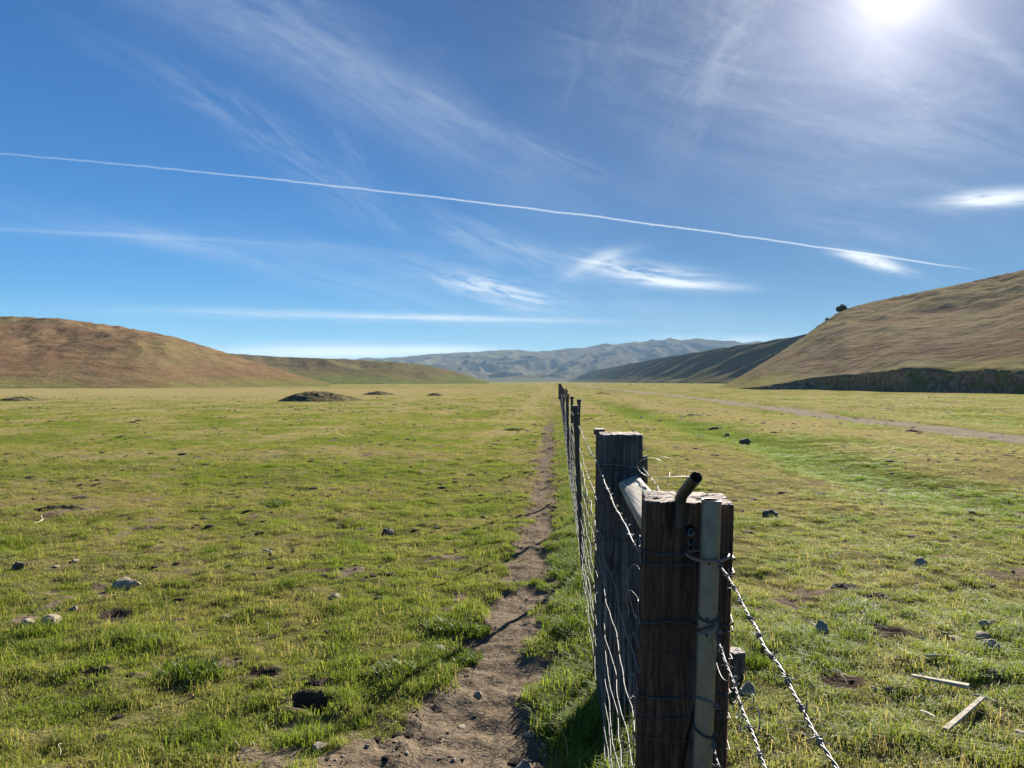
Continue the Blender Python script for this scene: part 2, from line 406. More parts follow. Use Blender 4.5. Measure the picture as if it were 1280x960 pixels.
def nz_left(X, Y, v):
    return 1 + (.17 * fbm(X / 36, Y / 55, 5, 71) + .09 * (ridged(X / 14, Y / 30, 3, 72) - .6)) * np.clip(v * 3, 0, 1)
hill('hill_left', [(-900, 330), (-300, 372), (0, 395), (75, 398), (150, 408), (215, 420), (270, 437), (330, 456), (385, 473), (412, 479)],
     [(-900, 90), (-300, 140), (0, 175), (200, 190), (340, 235), (412, 260)], [(-900, 260), (0, 350), (200, 350), (340, 330), (412, 300)],
     M_HL, 420, 130, prof(1.25), nz_left)
def nz_low(X, Y, v):
    return 1 + (.42 * (ridged(X / 75 + .3 * v, Y / 160, 3, 75) - .62) + .06 * fbm(X / 30, Y / 40, 3, 76)) * np.clip(v * 3, 0, 1)
hill('low_hill', [(120, 430), (200, 436), (290, 442), (350, 446), (420, 448.5), (490, 452), (530, 456), (560, 462), (590, 471), (612, 478)],
     [(120, 380), (480, 480), (612, 600)], [(120, 700), (480, 800), (612, 760)], M_HM, 320, 130, prof(1.1), nz_low)

BANK = [(930, 168, .15), (950, 156, .5), (980, 154, 1.2), (1020, 150, 2.2), (1070, 136, 2.8), (1110, 124, 3.1), (1139, 118, 3.6), (1165, 115, 3.3), (1200, 110, 3.0), (1240, 104, 3.1), (1280, 98, 2.8), (1400, 84, 2.6), (1900, 50, 2.0)]
BANK = [(float(q), float(np.interp(q, [a for a, b, c in BANK], [b for a, b, c in BANK])), float(np.interp(q, [a for a, b, c in BANK], [c for a, b, c in BANK])) * float(np.clip(1 + .28 * fbm(np.array([q / 34.]), np.array([.5]), 4, 95)[0], .6, 1.3))) for q in np.arange(930, 1901, 4)]
def nz_right(X, Y, v):
    return 1 + (.13 * fbm(X / 28, Y / 50, 5, 81) + .06 * (ridged(X / 11, Y / 26, 3, 82) - .6)) * np.clip(v * 4, 0, 1)
RSKY = [(895, 485), (910, 479), (935, 465), (960, 450), (1000, 424), (1020, 409), (1045, 392), (1060, 385), (1095, 376), (1130, 369), (1200, 355), (1280, 337), (1400, 310), (1900, 230)]
at_r, R_DATA = hill('hill_right', RSKY, [(895, 200)] + [(a, b + 1.0) for a, b, c in BANK], [(895, 215), (935, 240), (1000, 262), (1050, 280), (1130, 300), (1280, 300), (1900, 230)],
     M_HR, 520, 150, prof(1.15), nz_right, [(895, -.6), (915, -.3)] + [(a, c) for a, b, c in BANK])

# cut bank of the creek along the foot of the right hill
def bank():
    bx = np.array([a for a, b, c in BANK]); px = np.linspace(925, 1900, 620)
    yb = np.interp(px, [895] + list(bx), [200] + [b for a, b, c in BANK]); h = np.interp(px, [895, 915] + list(bx), [-.6, -.3] + [c for a, b, c in BANK])
    rows = 34; Vv = []
    X0 = (px - 640) / FPX
    for i in range(rows):
        k = i / (rows - 1)
        y = yb + 2.6 * k ** 1.4 * (h / 3.2).clip(.1) + .0
        x = X0 * yb
        d = 1.7 * fbm(x / 1.6, np.full_like(x, k * 3.0), 4, 91) + 2.6 * (ridged(x / 5.5, np.full_like(x, k * .9), 3, 92) - .6)
        y = y + d * math.sin(math.pi * min(k * 1.0, 1)) * (h / 3).clip(.05, 1)
        z = -.3 + (h + .32) * k + .25 * perlin(x / 1.1, np.full_like(x, k * 3), 93) * math.sin(math.pi * k)
        if i >= rows - 5: z = z + (.55 * np.clip(fbm(x / 1.6, x * 0, 4, 94) + .1, 0, 1) * (h / 3)) * (1 - abs(i - rows + 3) / 2).clip(0) if False else z + .6 * np.clip(fbm(x / 1.6, x * 0, 4, 94) + .15, 0, 1) * (h / 3) * max(0, 1 - abs(i - rows + 3) / 2.)
        if i == rows - 1: y = yb + 4.0; z = h - .1
        Vv.append(np.stack([x, y, z], -1))
    m, t = new_mat('cut_bank'); P = t.pos(); n = t.noise(P, 1.1, 6, .65); n2 = t.noise(P, .35, 4, .6)
    c = t.mix(t.ss(n, .35, .65), (.130, .088, .055), (.31, .225, .145)); c = t.mix(t.m('MULTIPLY', t.ss(n2, .50, .60), .75), c, t.mix(n, (.075, .085, .026), (.20, .21, .065)))
    principled(t, c, 1., 0, t.bump(n, 1., .5), 0.)
    link('creek_bank', mesh('creek_bank', np.concatenate(Vv), grid_faces(rows, len(px)), m), kind='structure')
bank()

def ridge():
    x = np.concatenate([np.linspace(150, 300, 110), np.linspace(304, 700, 50)]); y = np.linspace(430, 2300, 620)
    X, Y = np.meshgrid(x, y)
    t = (X - 162) / 125
    P = 46 * np.sin(np.clip(t, 0, 1) * np.pi / 2) ** .95 * (1 - .0 * t) + np.clip(t - 1, 0, 5) * 1.5
    ph = (Y + .55 * (X - 162) + 26 * perlin(X / 150, Y / 150, 101) + 10 * perlin(X / 60, Y / 60, 104)) / 105
    k = np.floor(ph); f = ph - k
    tri = np.minimum(1, np.abs(f - .5) * 2.32)          # 1 on the spur crest, 0 in the gully
    amp = .95 + .25 * perlin(k * 3.7, k * 1.3, 102)
    f2 = (ph * 2.7 + .8 * perlin(X / 40, Y / 40, 103)) % 1; tri2 = np.abs(f2 - .5) * 2
    cut = amp * (1 - tri) * np.exp(-((t - .55) / .62) ** 2) + .16 * (1 - tri2) * np.clip(1 - t, 0, 1)
    Z = P * (1 - np.clip(cut, 0, .9)) + .8 * fbm(X / 25, Y / 25, 3, 105) * np.clip(t * 4, 0, 1) - 1.0 * (t < .01)
    Z = Z * (1 - .12 * sstep(1200, 2200, Y))
    link('ridge', mesh('ridge', np.stack([X, Y, Z], -1).reshape(-1, 3), grid_faces(*X.shape), M_RG), kind='structure')
ridge()

def nz_far(X, Y, v):
    wx = X + 90 * perlin(X / 400, Y / 400, 110); wy = Y + 90 * perlin(X / 400, Y / 400, 111)
    r = ridged(wx / 230, wy / 400, 5, 112, .42)
    k = np.clip(1.22 - 1.15 * v, .10, 1)
    return 1 - k * (.86 - 1.0 * np.clip(r, 0, 1) ** 1.7) * np.clip(v * 8, 0, 1)
hill('far_hills', [(-400, 452), (400, 449), (470, 448), (500, 446), (530, 444), (560, 441), (600, 439), (650, 437), (690, 440), (720, 436), (750, 429.5), (790, 429), (820, 424.5), (850, 422.5), (880, 424), (930, 428), (985, 428), (1100, 424), (1700, 430)],
     [(-400, 2300), (1700, 2300)], [(-400, 4300), (700, 4300), (850, 4500), (1700, 4300)], M_FH, 1000, 240, lambda v: np.where(v < 1, v ** 1.15, 1 - .8 * np.clip((v - 1) / .3, 0, 1)), nz_far, vmax=1.3, awin=26)

# ------------------------------------------------------------------ grass (uncountable): turf clumps scattered with geometry nodes
def clump_mesh(name, n, rad, h0, h1, w, lean, seed):
    r = np.random.default_rng(seed); Vs = []; Fs = []; hue = []; k = 0
    for i in range(n):
        a = r.uniform(0, 2 * np.pi); q = rad * math.sqrt(r.uniform()); bx, by = q * math.cos(a), q * math.sin(a)
        h = r.uniform(h0, h1) * (1 - .35 * q / rad); d = r.uniform(0, 2 * np.pi); l = h * r.uniform(.25, 1) * lean
        ww = w * r.uniform(.6, 1.2); s = np.array([-math.sin(d), math.cos(d), 0]) * ww / 2
        f = np.array([math.cos(d), math.sin(d), 0]); p0 = np.array([bx, by, -.012])
        p1 = p0 + f * l * .3 + np.array([0, 0, h * .6 + .012]); p2 = p0 + f * l + np.array([0, 0, h * (1 - .25 * lean * r.uniform()) + .012])
        Vs += [p0 - s, p0 + s, p1 - s * .85, p1 + s * .85, p2]; Fs += [(k, k + 1, k + 3, k + 2), (k + 2, k + 3, k + 4)]; k += 5
        hue += [r.uniform() + (1.1 if n == 9 else 0)] * 5
    return mesh(name, np.array(Vs), Fs, M_GRASS, False, {'hue': hue})

protos = bpy.data.collections.new('grass_clump_shapes')
specs = [(34, .05, .010, .026, .0036, 1.7), (36, .05, .012, .032, .0034, 1.5), (30, .055, .008, .022, .0042, 2.0), (40, .05, .02, .055, .0034, 1.5), (46, .06, .03, .095, .0036, 1.35), (32, .05, .010, .030, .0036, 1.8)]
specs.append((9, .07, .05, .13, .0026, 1.5))
for i, sp in enumerate(specs):
    protos.objects.link(bpy.data.objects.new('clump_%d' % i, clump_mesh('clump_%d' % i, *sp, 200 + i)))

def scatter(y0, y1, dens, marg=1.12):
    n = int(dens * .667 * marg * (y1 ** 2 - y0 ** 2))
    y = np.sqrt(RNG.uniform(y0 ** 2, y1 ** 2, n)); x = RNG.uniform(-1, 1, n) * .667 * marg * y
    return x, y
SX = []; SY = []; SS = []
for y0, y1, dn, sc in ((2.6, 6, 720, .9), (6, 11, 460, 1.05), (11, 20, 180, 1.4), (20, 40, 56, 1.9), (40, 90, 10, 2.8)):
    x, y = scatter(y0, y1, dn); SX.append(x); SY.append(y); SS.append(np.full(len(x), sc))
# taller grass along the foot of the fence
n = 5200; y = 2.2 + RNG.uniform(0, 1, n) ** 1.7 * 26; x = fence_x(y) - .02 + RNG.normal(0, .11, n); SX.append(x); SY.append(y); SS.append(np.full(n, 1.25))
x = np.concatenate(SX); y = np.concatenate(SY); sc = np.concatenate(SS)
soil = soilness(x, y); dry = dryness(x, y)
lushn = fbm(x / .32, y / .32, 3, 120) + .5 * fbm(x / 1.4, y / 1.4, 2, 121)
keep = (RNG.uniform(0, 1, len(x)) > sstep(.12, .7, soil)) & (RNG.uniform(0, 1, len(x)) < np.clip(.74 + 1.3 * lushn, .38, 1) * np.where(dry > .75, .6, 1)) & (road_mask(x, y) < .5)
x, y, sc, dry, lushn = (a[keep] for a in (x, y, sc, dry, lushn))
fm = np.exp(-((x - fence_x(y) + .02) / .2) ** 2) * (y < 26)
lush = np.clip(1.1 * np.exp(-((x - 6.4 - .8 * perlin(y / 8, y * 0, 12)) / .9) ** 2) * sstep(7, 12, y) + .55 * sstep(.1, .5, lushn) * (1 - dry) + .45 * fm, 0, 1)
tallp = np.clip(.12 + 1.0 * sstep(.18, .5, lushn) * (1 - dry) + .6 * fm, 0, .9) * (1 - sstep(20, 50, y) * .5)
u = RNG.uniform(0, 1, len(x))
idx = np.where(u < tallp * .45, 4, np.where(u < tallp, 3, RNG.choice([0, 1, 2, 5], len(x))))
idx = np.where(RNG.uniform(0, 1, len(x)) < .035 + .05 * dry, 6, idx)
sc = sc * RNG.uniform(.65, 1.4, len(x)) * (1 - .3 * dry) * (.8 + .4 * (1 - sstep(3, 9, y)))
sz = sc * np.where(y > 11, .8 * 1.4 / sc.clip(1.4), 1.0)
def point_cloud(name, P, attrs):
    me = bpy.data.meshes.new(name); me.vertices.add(len(P)); me.vertices.foreach_set('co', np.asarray(P, np.float32).ravel())
    for k, a in attrs.items():
        at = me.attributes.new(k, 'FLOAT', 'POINT'); at.data.foreach_set('value', np.asarray(a, np.float32))
    me.update(); return me
def gn_scatter(obj, coll):
    ng = bpy.data.node_groups.new(obj.name + '_scatter', 'GeometryNodeTree')
    ng.interface.new_socket('Geometry', in_out='INPUT', socket_type='NodeSocketGeometry')
    ng.interface.new_socket('Geometry', in_out='OUTPUT', socket_type='NodeSocketGeometry')
    N = ng.nodes; L = ng.links
    gi = N.new('NodeGroupInput'); go = N.new('NodeGroupOutput')
    ci = N.new('GeometryNodeCollectionInfo'); ci.inputs[0].default_value = coll; ci.inputs[1].default_value = True; ci.inputs[2].default_value = True
    ip = N.new('GeometryNodeInstanceOnPoints'); ip.inputs['Pick Instance'].default_value = True
    def at(nm):
        a = N.new('GeometryNodeInputNamedAttribute'); a.data_type = 'FLOAT'; a.inputs[0].default_value = nm; return a.outputs[0]
    cs = N.new('ShaderNodeCombineXYZ'); cr = N.new('ShaderNodeCombineXYZ')
    L.new(at('sxy'), cs.inputs[0]); L.new(at('sxy'), cs.inputs[1]); L.new(at('szz'), cs.inputs[2])
    L.new(at('rz'), cr.inputs[2])
    e2r = N.new('FunctionNodeEulerToRotation'); L.new(cr.outputs[0], e2r.inputs[0])
    L.new(gi.outputs[0], ip.inputs['Points']); L.new(ci.outputs[0], ip.inputs['Instance'])
    fi = N.new('FunctionNodeFloatToInt'); L.new(at('pick'), fi.inputs[0]); L.new(fi.outputs[0], ip.inputs['Instance Index'])
    L.new(e2r.outputs[0], ip.inputs['Rotation']); L.new(cs.outputs[0], ip.inputs['Scale'])
    L.new(ip.outputs[0], go.inputs[0])
    md = obj.modifiers.new('scatter', 'NODES'); md.node_group = ng
gme = point_cloud('grass', np.stack([x, y, ground_z(x, y)], -1),
    {'dry': dry, 'lush': lush, 'tint': np.clip(.5 + .9 * fbm(x / 1.1, y / 1.1, 3, 130) + RNG.normal(0, .15, len(x)), 0, 1), 'sxy': sc, 'szz': sz, 'rz': RNG.uniform(0, 6.283, len(x)), 'pick': idx})
go_ = link('grass', gme, label='short grazed green grass covering the pasture', cat='grass', kind='stuff')
gn_scatter(go_, protos)
print('grass clumps', len(x))

# gravel on the path (uncountable)
peb = bpy.data.collections.new('pebble_shapes')
def rock_verts(seed, sub=3, flat=.7, rough=.18, cuts=5):
    import bmesh
    bm = bmesh.new(); bmesh.ops.create_icosphere(bm, subdivisions=sub, radius=1)
    P = np.array([v.co[:] for v in bm.verts]); Fc = [tuple(v.index for v in f.verts) for f in bm.faces]; bm.free()
    r = np.random.default_rng(seed)
    for i in range(cuts):
        nrm = r.normal(size=3); nrm /= np.linalg.norm(nrm); d = r.uniform(.55, .85)
        e = P @ nrm - d; P = P - np.clip(e, 0, None)[:, None] * nrm
    P = P * (1 + rough * fbm(P[:, 0] * 1.7 + seed, P[:, 1] * 1.7 + P[:, 2] * 1.3, 4, seed))[:, None]
    P[:, 2] *= flat; return P, Fc
for i in range(4):
    P_, F_ = rock_verts(300 + i, 2, .65, .2); peb.objects.link(bpy.data.objects.new('pebble_%d' % i, mesh('pebble_%d' % i, P_ * .5, F_, M_PEBBLE, True)))
n = 1900; y = 2.6 + RNG.uniform(0, 1, n) ** 2.2 * 9; x = path_c(y) + RNG.normal(0, .42, n) * np.exp(-(y - 2.6) / 5)
k = soilness(x, y) > .45; x, y = x[k], y[k]; s_ = RNG.lognormal(-4.85, .6, len(x)).clip(.003, .04)
gme = point_cloud('gravel', np.stack([x, y, ground_z(x, y) + s_ * .05 + .001], -1), {'sxy': s_, 'szz': s_, 'rz': RNG.uniform(0, 6.28, len(x)), 'pick': RNG.integers(0, 4, len(x))})
gn_scatter(link('gravel', gme, label='loose pale gravel and clods on the bare path', cat='gravel', kind='stuff'), peb)

# ------------------------------------------------------------------ timber posts
def timber(name, mat, w, d, h, seed, pitch, rows, holes=(), z0=-.15, slant=0., open_top=.006):
    """weathered squared post; origin at ground, front face towards -Y"""
    per = 2 * (w + d); n = int(per / pitch); s = np.linspace(0, per, n, endpoint=False); rc = .014
    def pt(s):
        x = np.where(s < w, -w / 2 + s, np.where(s < w + d, w / 2, np.where(s < 2 * w + d, w / 2 - (s - w - d), -w / 2)))
        y = np.where(s < w, -d / 2, np.where(s < w + d, -d / 2 + (s - w), np.where(s < 2 * w + d, d / 2, d / 2 - (s - 2 * w - d))))
        return x, y
    x, y = pt(s)
    nx = np.sign(x) * sstep(.80, 1, np.abs(x) / (w / 2)) ; ny = np.sign(y) * sstep(.80, 1, np.abs(y) / (d / 2))
    edge_x = np.abs(np.abs(x) - w / 2) < 1e-6; edge_y = np.abs(np.abs(y) - d / 2) < 1e-6
    NX = np.where(edge_x, np.sign(x), 0); NY = np.where(edge_y, np.sign(y), 0)
    k = np.sqrt(np.maximum(NX ** 2 + NY ** 2, 1)); NX = NX / k; NY = NY / k
    cx = np.minimum(w / 2 - np.abs(x), rc); cy = np.minimum(d / 2 - np.abs(y), rc)
    cut = np.where(edge_x, rc - np.sqrt(np.maximum(rc ** 2 - (rc - np.minimum(cy, rc)) ** 2, 0)), rc - np.sqrt(np.maximum(rc ** 2 - (rc - np.minimum(cx, rc)) ** 2, 0)))
    zz = np.linspace(z0, h, rows); Vs = []
    for i, z in enumerate(zz):
        g = .0030 * (ridged(s * 55, np.full(n, z * 1.6), 2, seed) - .75) + .0035 * fbm(s * 9, np.full(n, z * 2.0), 3, seed + 5)
        cr = ridged(s * 13 + .35 * perlin(s * 0, np.full(n, z * 3), seed + 8), np.full(n, z * .55), 1, seed + 9)
        g = g - .020 * sstep(.93, 1.0, cr); g = g - .007 * sstep(.25, .6, fbm(s * 5, np.full(n, z * 9), 3, seed + 12)) * sstep(.030, .0, np.minimum(cx + 9 * edge_y * 0, 9) if False else np.where(edge_x, cy, cx) * 1.0)
        off = g - cut
        px, py = x + NX * off, y + NY * off
        for hx, hz, hr, hd in holes:
            q = np.hypot(px - hx, z - hz) / hr
            py = np.where(edge_y & (y < 0), py + hd * (1 - sstep(.8, 1.0, q)), py)
        ztop = .004 * ridged(s * 40, s * 0, 2, seed + 3) + .004 * perlin(s * 14, s * 0, seed + 4)
        Vs.append(np.stack([px, py, np.full(n, z) + (ztop if i == rows - 1 else 0)], -1))
    Fs = [tuple(f) for f in grid_faces(rows, n, True)]
    top = Vs[-1]; cz = top[:, 2].mean()
    base = (rows - 1) * n
    for j, q in enumerate((.96, .85, .65, .4, .15)):
        ring = np.stack([top[:, 0] * q, top[:, 1] * q, cz + .003 + .006 * fbm(top[:, 0] * q * 60, top[:, 1] * q * 60, 3, seed + 6)], -1)
        Vs.append(ring); a = base; b = base + n
        Fs += [(a + i, a + (i + 1) % n, b + (i + 1) % n, b + i) for i in range(n)]; base = b
    Vs.append(np.array([[0, 0, cz]])); Fs += [(base + i, base + (i + 1) % n, base + n) for i in range(n)]
    return mesh(name, np.concatenate(Vs), Fs, mat)

def wrap_wire(w, d, z, tilt, seed, r=.0013, twist=0):
    """a loop of wire pulled round a squared post"""
    b = MB(); g = np.random.default_rng(seed); pts = []
    m = .003
    cs = [(-w / 2 - m, -d / 2 - m), (w / 2 + m, -d / 2 - m), (w / 2 + m, d / 2 + m), (-w / 2 - m, d / 2 + m), (-w / 2 - m, -d / 2 - m)]
    for (x0, y0), (x1, y1) in zip(cs[:-1], cs[1:]):
        for q in np.linspace(0, 1, 12, endpoint=False):
            X = x0 + (x1 - x0) * q; Y = y0 + (y1 - y0) * q
            pts.append((X, Y, z + tilt * X / w + .004 * math.sin(q * 6 + seed) + g.normal(0, .0009)))
    pts.append(pts[0]); b.tube(pts, r, 6, False)
    if twist:
        P = np.array(pts); P[:, 2] += .004 * np.sin(np.arange(len(P)) * 2.2); P[:, 1] -= .003 * np.cos(np.arange(len(P)) * 2.2); b.tube(P, r, 6, False)
    return b

Yn, W1, D1 = 1.71, .197, .18
post = link('fence_post', None, label='thick dark weathered timber post in the foreground bound with wire', cat='fence post', group='timber fence posts', loc=(.407, Yn + D1 / 2, 0))
ANG = -R(8); LEAN = Matrix.Rotation(ANG, 4, 'Z') @ Matrix.Rotation(R(1.5), 4, 'Y')
post.rotation_euler = (0, R(1.5), ANG)
post.location.x = .407 - 1.32 * math.tan(R(1.5))
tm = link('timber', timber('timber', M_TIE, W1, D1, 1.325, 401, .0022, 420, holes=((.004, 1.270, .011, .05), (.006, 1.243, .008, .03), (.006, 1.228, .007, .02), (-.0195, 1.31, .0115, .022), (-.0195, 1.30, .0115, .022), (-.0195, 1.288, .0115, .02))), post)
for i, (z, tl, tw) in enumerate(((1.216, -.006, 1), (1.189, -.012, 1), (1.064, .012, 1), (1.050, .004, 0), (.992, -.01, 0), (.900, .02, 1), (.852, .015, 0), (.80, -.01, 0))):
    link('wire_wrap', wrap_wire(W1, D1, z, tl, 500 + i, .0017 if tw else .0012, tw).mesh('wire_wrap', M_WRAP), post)
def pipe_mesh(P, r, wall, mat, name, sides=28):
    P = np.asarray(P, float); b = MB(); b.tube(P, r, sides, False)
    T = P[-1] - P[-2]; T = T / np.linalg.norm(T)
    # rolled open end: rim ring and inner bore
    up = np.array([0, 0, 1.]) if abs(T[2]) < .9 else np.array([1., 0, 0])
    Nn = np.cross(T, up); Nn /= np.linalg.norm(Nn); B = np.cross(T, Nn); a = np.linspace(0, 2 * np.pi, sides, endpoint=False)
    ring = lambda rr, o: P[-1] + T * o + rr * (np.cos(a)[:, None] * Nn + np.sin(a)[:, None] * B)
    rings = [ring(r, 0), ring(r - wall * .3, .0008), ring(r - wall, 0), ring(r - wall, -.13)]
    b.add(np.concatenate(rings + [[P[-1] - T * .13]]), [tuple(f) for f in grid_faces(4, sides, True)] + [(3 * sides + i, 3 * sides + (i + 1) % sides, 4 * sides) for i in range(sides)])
    me = b.mesh(name, mat); me.materials.append(M_DUNG_HOLE_SHADE); k = len(me.polygons)  # bore faces coloured near black, painting in the shade inside the pipe
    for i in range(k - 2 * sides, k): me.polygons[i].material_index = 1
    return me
# bent steel pipe let into the top of the post (local coordinates of the post)
bp = [(-.0195, -D1 / 2 + .007, 1.272), (-.0195, -D1 / 2 + .007, 1.30), (-.0195, -D1 / 2 + .006, 1.329), (-.0185, -D1 / 2 + .000, 1.342), (-.0155, -D1 / 2 - .012, 1.352), (-.004, -D1 / 2 - .060, 1.380), (.004, -D1 / 2 - .095, 1.4)]
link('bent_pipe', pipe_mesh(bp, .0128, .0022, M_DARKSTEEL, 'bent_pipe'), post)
cb = MB()
for i, z in enumerate((1.262, 1.245, 1.230)):
    a = np.linspace(0, 2 * np.pi, 15)
    cb.tube(np.stack([.006 + .0055 * np.cos(a), -D1 / 2 + .006 + .004 * np.sin(a + i), z + .0095 * np.sin(a)], -1), .0016, 6, False)
link('chain', cb.mesh('chain', M_WIRE), post)

Yb, W2, D2 = 3.6, .198, .20
post2 = link('fence_post', None, label='dark grey timber post with a flat top at the far end of the brace rail', cat='fence post', group='timber fence posts', loc=(.519, Yb + D2 / 2, 0))
post2.rotation_euler = (0, 0, -R(2))
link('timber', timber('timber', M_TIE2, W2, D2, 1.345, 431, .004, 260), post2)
for i, (z, tl, tw) in enumerate(((1.205, -.01, 1), (1.193, -.018, 1), (.86, .01, 0), (.56, .01, 0), (.33, 0, 0))):
    link('wire_wrap', wrap_wire(W2, D2, z, tl, 540 + i, .0020, tw).mesh('wire_wrap', M_WRAP if i else M_WIRE), post2)
sb = MB(); sb.box((W2 / 2 + .014, -D2 / 2 + .02, 1.185), (.018, .012, .13)); sb.box((W2 / 2 + .006, -D2 / 2 + .02, 1.185), (.008, .03, .125))
link('wire_bracket', sb.mesh('wire_bracket', M_DARKSTEEL, False), post2)

# brace rail between the two posts
def rail():
    n = 60; Y0, Y1 = Yn + D1 * .97, Yb + .01; m = 44; a = np.linspace(0, 2 * np.pi, m, endpoint=False); Vs = []
    w, d = .102, .13; tilt = R(24)
    for i in range(n):
        q = i / (n - 1); y = Y0 + (Y1 - Y0) * q
        cx = .302 + .0285 + .046 * 0 + q * .005 + (.0594 * (y - 3.5)) * .25 ; cx = .0594 * y + .356; cz = 1.086
        ex = np.sign(np.cos(a)) * np.abs(np.cos(a)) ** .28 * w / 2; ez = np.sign(np.sin(a)) * np.abs(np.sin(a)) ** .28 * d / 2
        g = .004 * fbm(a * 5, np.full(m, y * 1.2), 3, 441) + .0025 * ridged(a * 14, np.full(m, y * .8), 2, 442) - .012 * sstep(.35, .6, fbm(a * 2.5, np.full(m, y * 3.2), 3, 443)) * (np.abs(np.cos(a)) > .75)
        ex = ex * (1 + g / .05); ez = ez * (1 + g / .06)
        Vs.append(np.stack([cx + ex * math.cos(tilt) - ez * math.sin(tilt), np.full(m, y), cz + ex * math.sin(tilt) + ez * math.cos(tilt)], -1))
    Fs = [tuple(f) for f in grid_faces(n, m, True)] + [tuple(range(m))[::-1], tuple(range((n - 1) * m, n * m))]
    link('brace_rail', mesh('brace_rail', np.concatenate(Vs), Fs, M_RAIL), label='pale silvered wooden brace rail between the two thick timber posts', cat='rail')
rail()

# galvanised gate stake
gs = link('gate_stake', None, label='upright grey galvanised pipe stake wired against the foreground timber post', cat='pipe stake', loc=(.385, 1.66, 0))
PX0, PX1 = .378, .4245
pp = [((PX1 - PX0) * k / 1.344, 0, k) for k in (.0, .4, .8, 1.1, 1.3, 1.344)]
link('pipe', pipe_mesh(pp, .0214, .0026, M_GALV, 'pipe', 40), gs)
def tie(z, seed, turns=2):
    b = MB(); t = np.linspace(0, turns * 2 * np.pi, 60); cx = (PX1 - PX0) * z / 1.344
    P = np.stack([cx + (.0228) * np.cos(t), .0228 * np.sin(t), z + .004 * t / (2 * np.pi) + .012 * np.sin(t + seed)], -1); b.tube(P, .0015, 6)
    a = np.linspace(0, 7, 14); b.tube(np.stack([cx + .022 + .006 * np.sin(a) + .003 * a / 7, -.006 - .004 * a / 7 * 3, z + .002 * np.cos(a * 2) - .001 * a], -1), .0016, 6)
    return b
for i, z in enumerate((1.094, 1.066, 1.062, .905, .842)):
    link('wire_tie', tie(z, i * 1.3).mesh('wire_tie', M_WRAP if i % 2 == 0 else M_WIRE), gs)
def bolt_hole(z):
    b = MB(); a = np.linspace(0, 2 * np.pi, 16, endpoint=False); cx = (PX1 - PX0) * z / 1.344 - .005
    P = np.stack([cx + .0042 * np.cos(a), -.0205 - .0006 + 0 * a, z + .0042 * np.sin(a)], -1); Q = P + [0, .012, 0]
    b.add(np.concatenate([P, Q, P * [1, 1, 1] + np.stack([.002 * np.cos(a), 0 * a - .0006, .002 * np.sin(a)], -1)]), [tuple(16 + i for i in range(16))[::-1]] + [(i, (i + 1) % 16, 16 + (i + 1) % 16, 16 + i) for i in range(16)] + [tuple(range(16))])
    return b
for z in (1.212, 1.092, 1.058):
    link('bolt_hole', bolt_hole(z).mesh('bolt_hole', M_DUNG_HOLE_SHADE, False), gs)  # closed dark plug; its colour stands for the shade inside a hole

# rusty ring holding stake to post
rb = MB(); a = np.linspace(0, 2 * np.pi, 61)
rb.tube(np.stack([.4235 + .0455 * np.cos(a), 1.664 + .036 * np.sin(a), 1.224 + .004 * np.sin(a) + .002 * np.cos(2 * a)], -1), .0034, 10, False)
link('iron_ring', rb.mesh('iron_ring', M_RUST), label='rusty iron ring looped around the galvanised pipe stake', cat='ring')

# ------------------------------------------------------------------ wire
def barbed(P0, P1, sag, seed, step=.012, barb=.115, r=.0013, wob=.004, name='barbed_wire', mat=None, pitch=.045):
    g = np.random.default_rng(seed); P0 = np.array(P0, float); P1 = np.array(P1, float); L = np.linalg.norm(P1 - P0)
    n = max(int(L / step), 8); q = np.linspace(0, 1, n); C = P0 + (P1 - P0) * q[:, None]; C[:, 2] -= sag * 4 * q * (1 - q)
    C[:, 2] += wob * perlin(q * L / .12, q * 0 + seed, seed); C[:, 0] += wob * perlin(q * L / .14, q * 0 + seed + 9, seed)
    b = MB(); T = (P1 - P0) / L; s = np.cross(T, [0, 0, 1.]); s /= np.linalg.norm(s); u = np.cross(s, T)
    ph = q * L / pitch * 2 * np.pi; off = (np.cos(ph)[:, None] * s + np.sin(ph)[:, None] * u) * r * 1.05
    b.tube(C + off, r, 5); b.tube(C - off, r, 5)
    for k in np.arange(barb * g.uniform(.3, .9), L - .03, barb):
        c = np.array([np.interp(k / L, q, C[:, i]) for i in range(3)]); t = np.linspace(0, 4 * np.pi, 18); p0 = g.uniform(0, 6.28)
        hx = c + T * ((t / (4 * np.pi) - .5) * .013)[:, None] + (np.cos(t + p0)[:, None] * s + np.sin(t + p0)[:, None] * u) * .0035
        b.tube(hx, .0012, 4)
        for e, sg in ((0, 1), (-1, -1)):
            d = s * math.cos(g.uniform(0, 6.28)) + u * math.sin(g.uniform(0, 6.28)) + T * .3 * sg; d /= np.linalg.norm(d)
            b.tube([hx[e], hx[e] + d * .007, hx[e] + d * .015], [.0013, .0011, .0004], 4)
            b.tube([hx[e] + T * .004 * sg, hx[e] + T * .004 * sg - d * .013], [.0012, .0004], 4)
    return b.mesh(name, mat or M_WIRE)
gstr = (((.440, 1.635, 1.218), 1.222, 'topmost barbed wire strand running from the pipe stake towards the viewer'),
        ((.434, 1.635, 1.055), 1.03, 'middle barbed wire strand running from the pipe stake towards the viewer'),
        ((.425, 1.635, .842), .82, 'lowest barbed wire strand tied to the pipe stake at the bottom edge'))
for i, (p, z1, lab) in enumerate(gstr):
    q = (p[0] - .127 * 3.4, p[1] - 3.4, z1)
    link('barbed_wire', barbed(p, q, .02, 600 + i, .006, .085, .0014, .006), label=lab, cat='barbed wire', group='barbed gate strands')
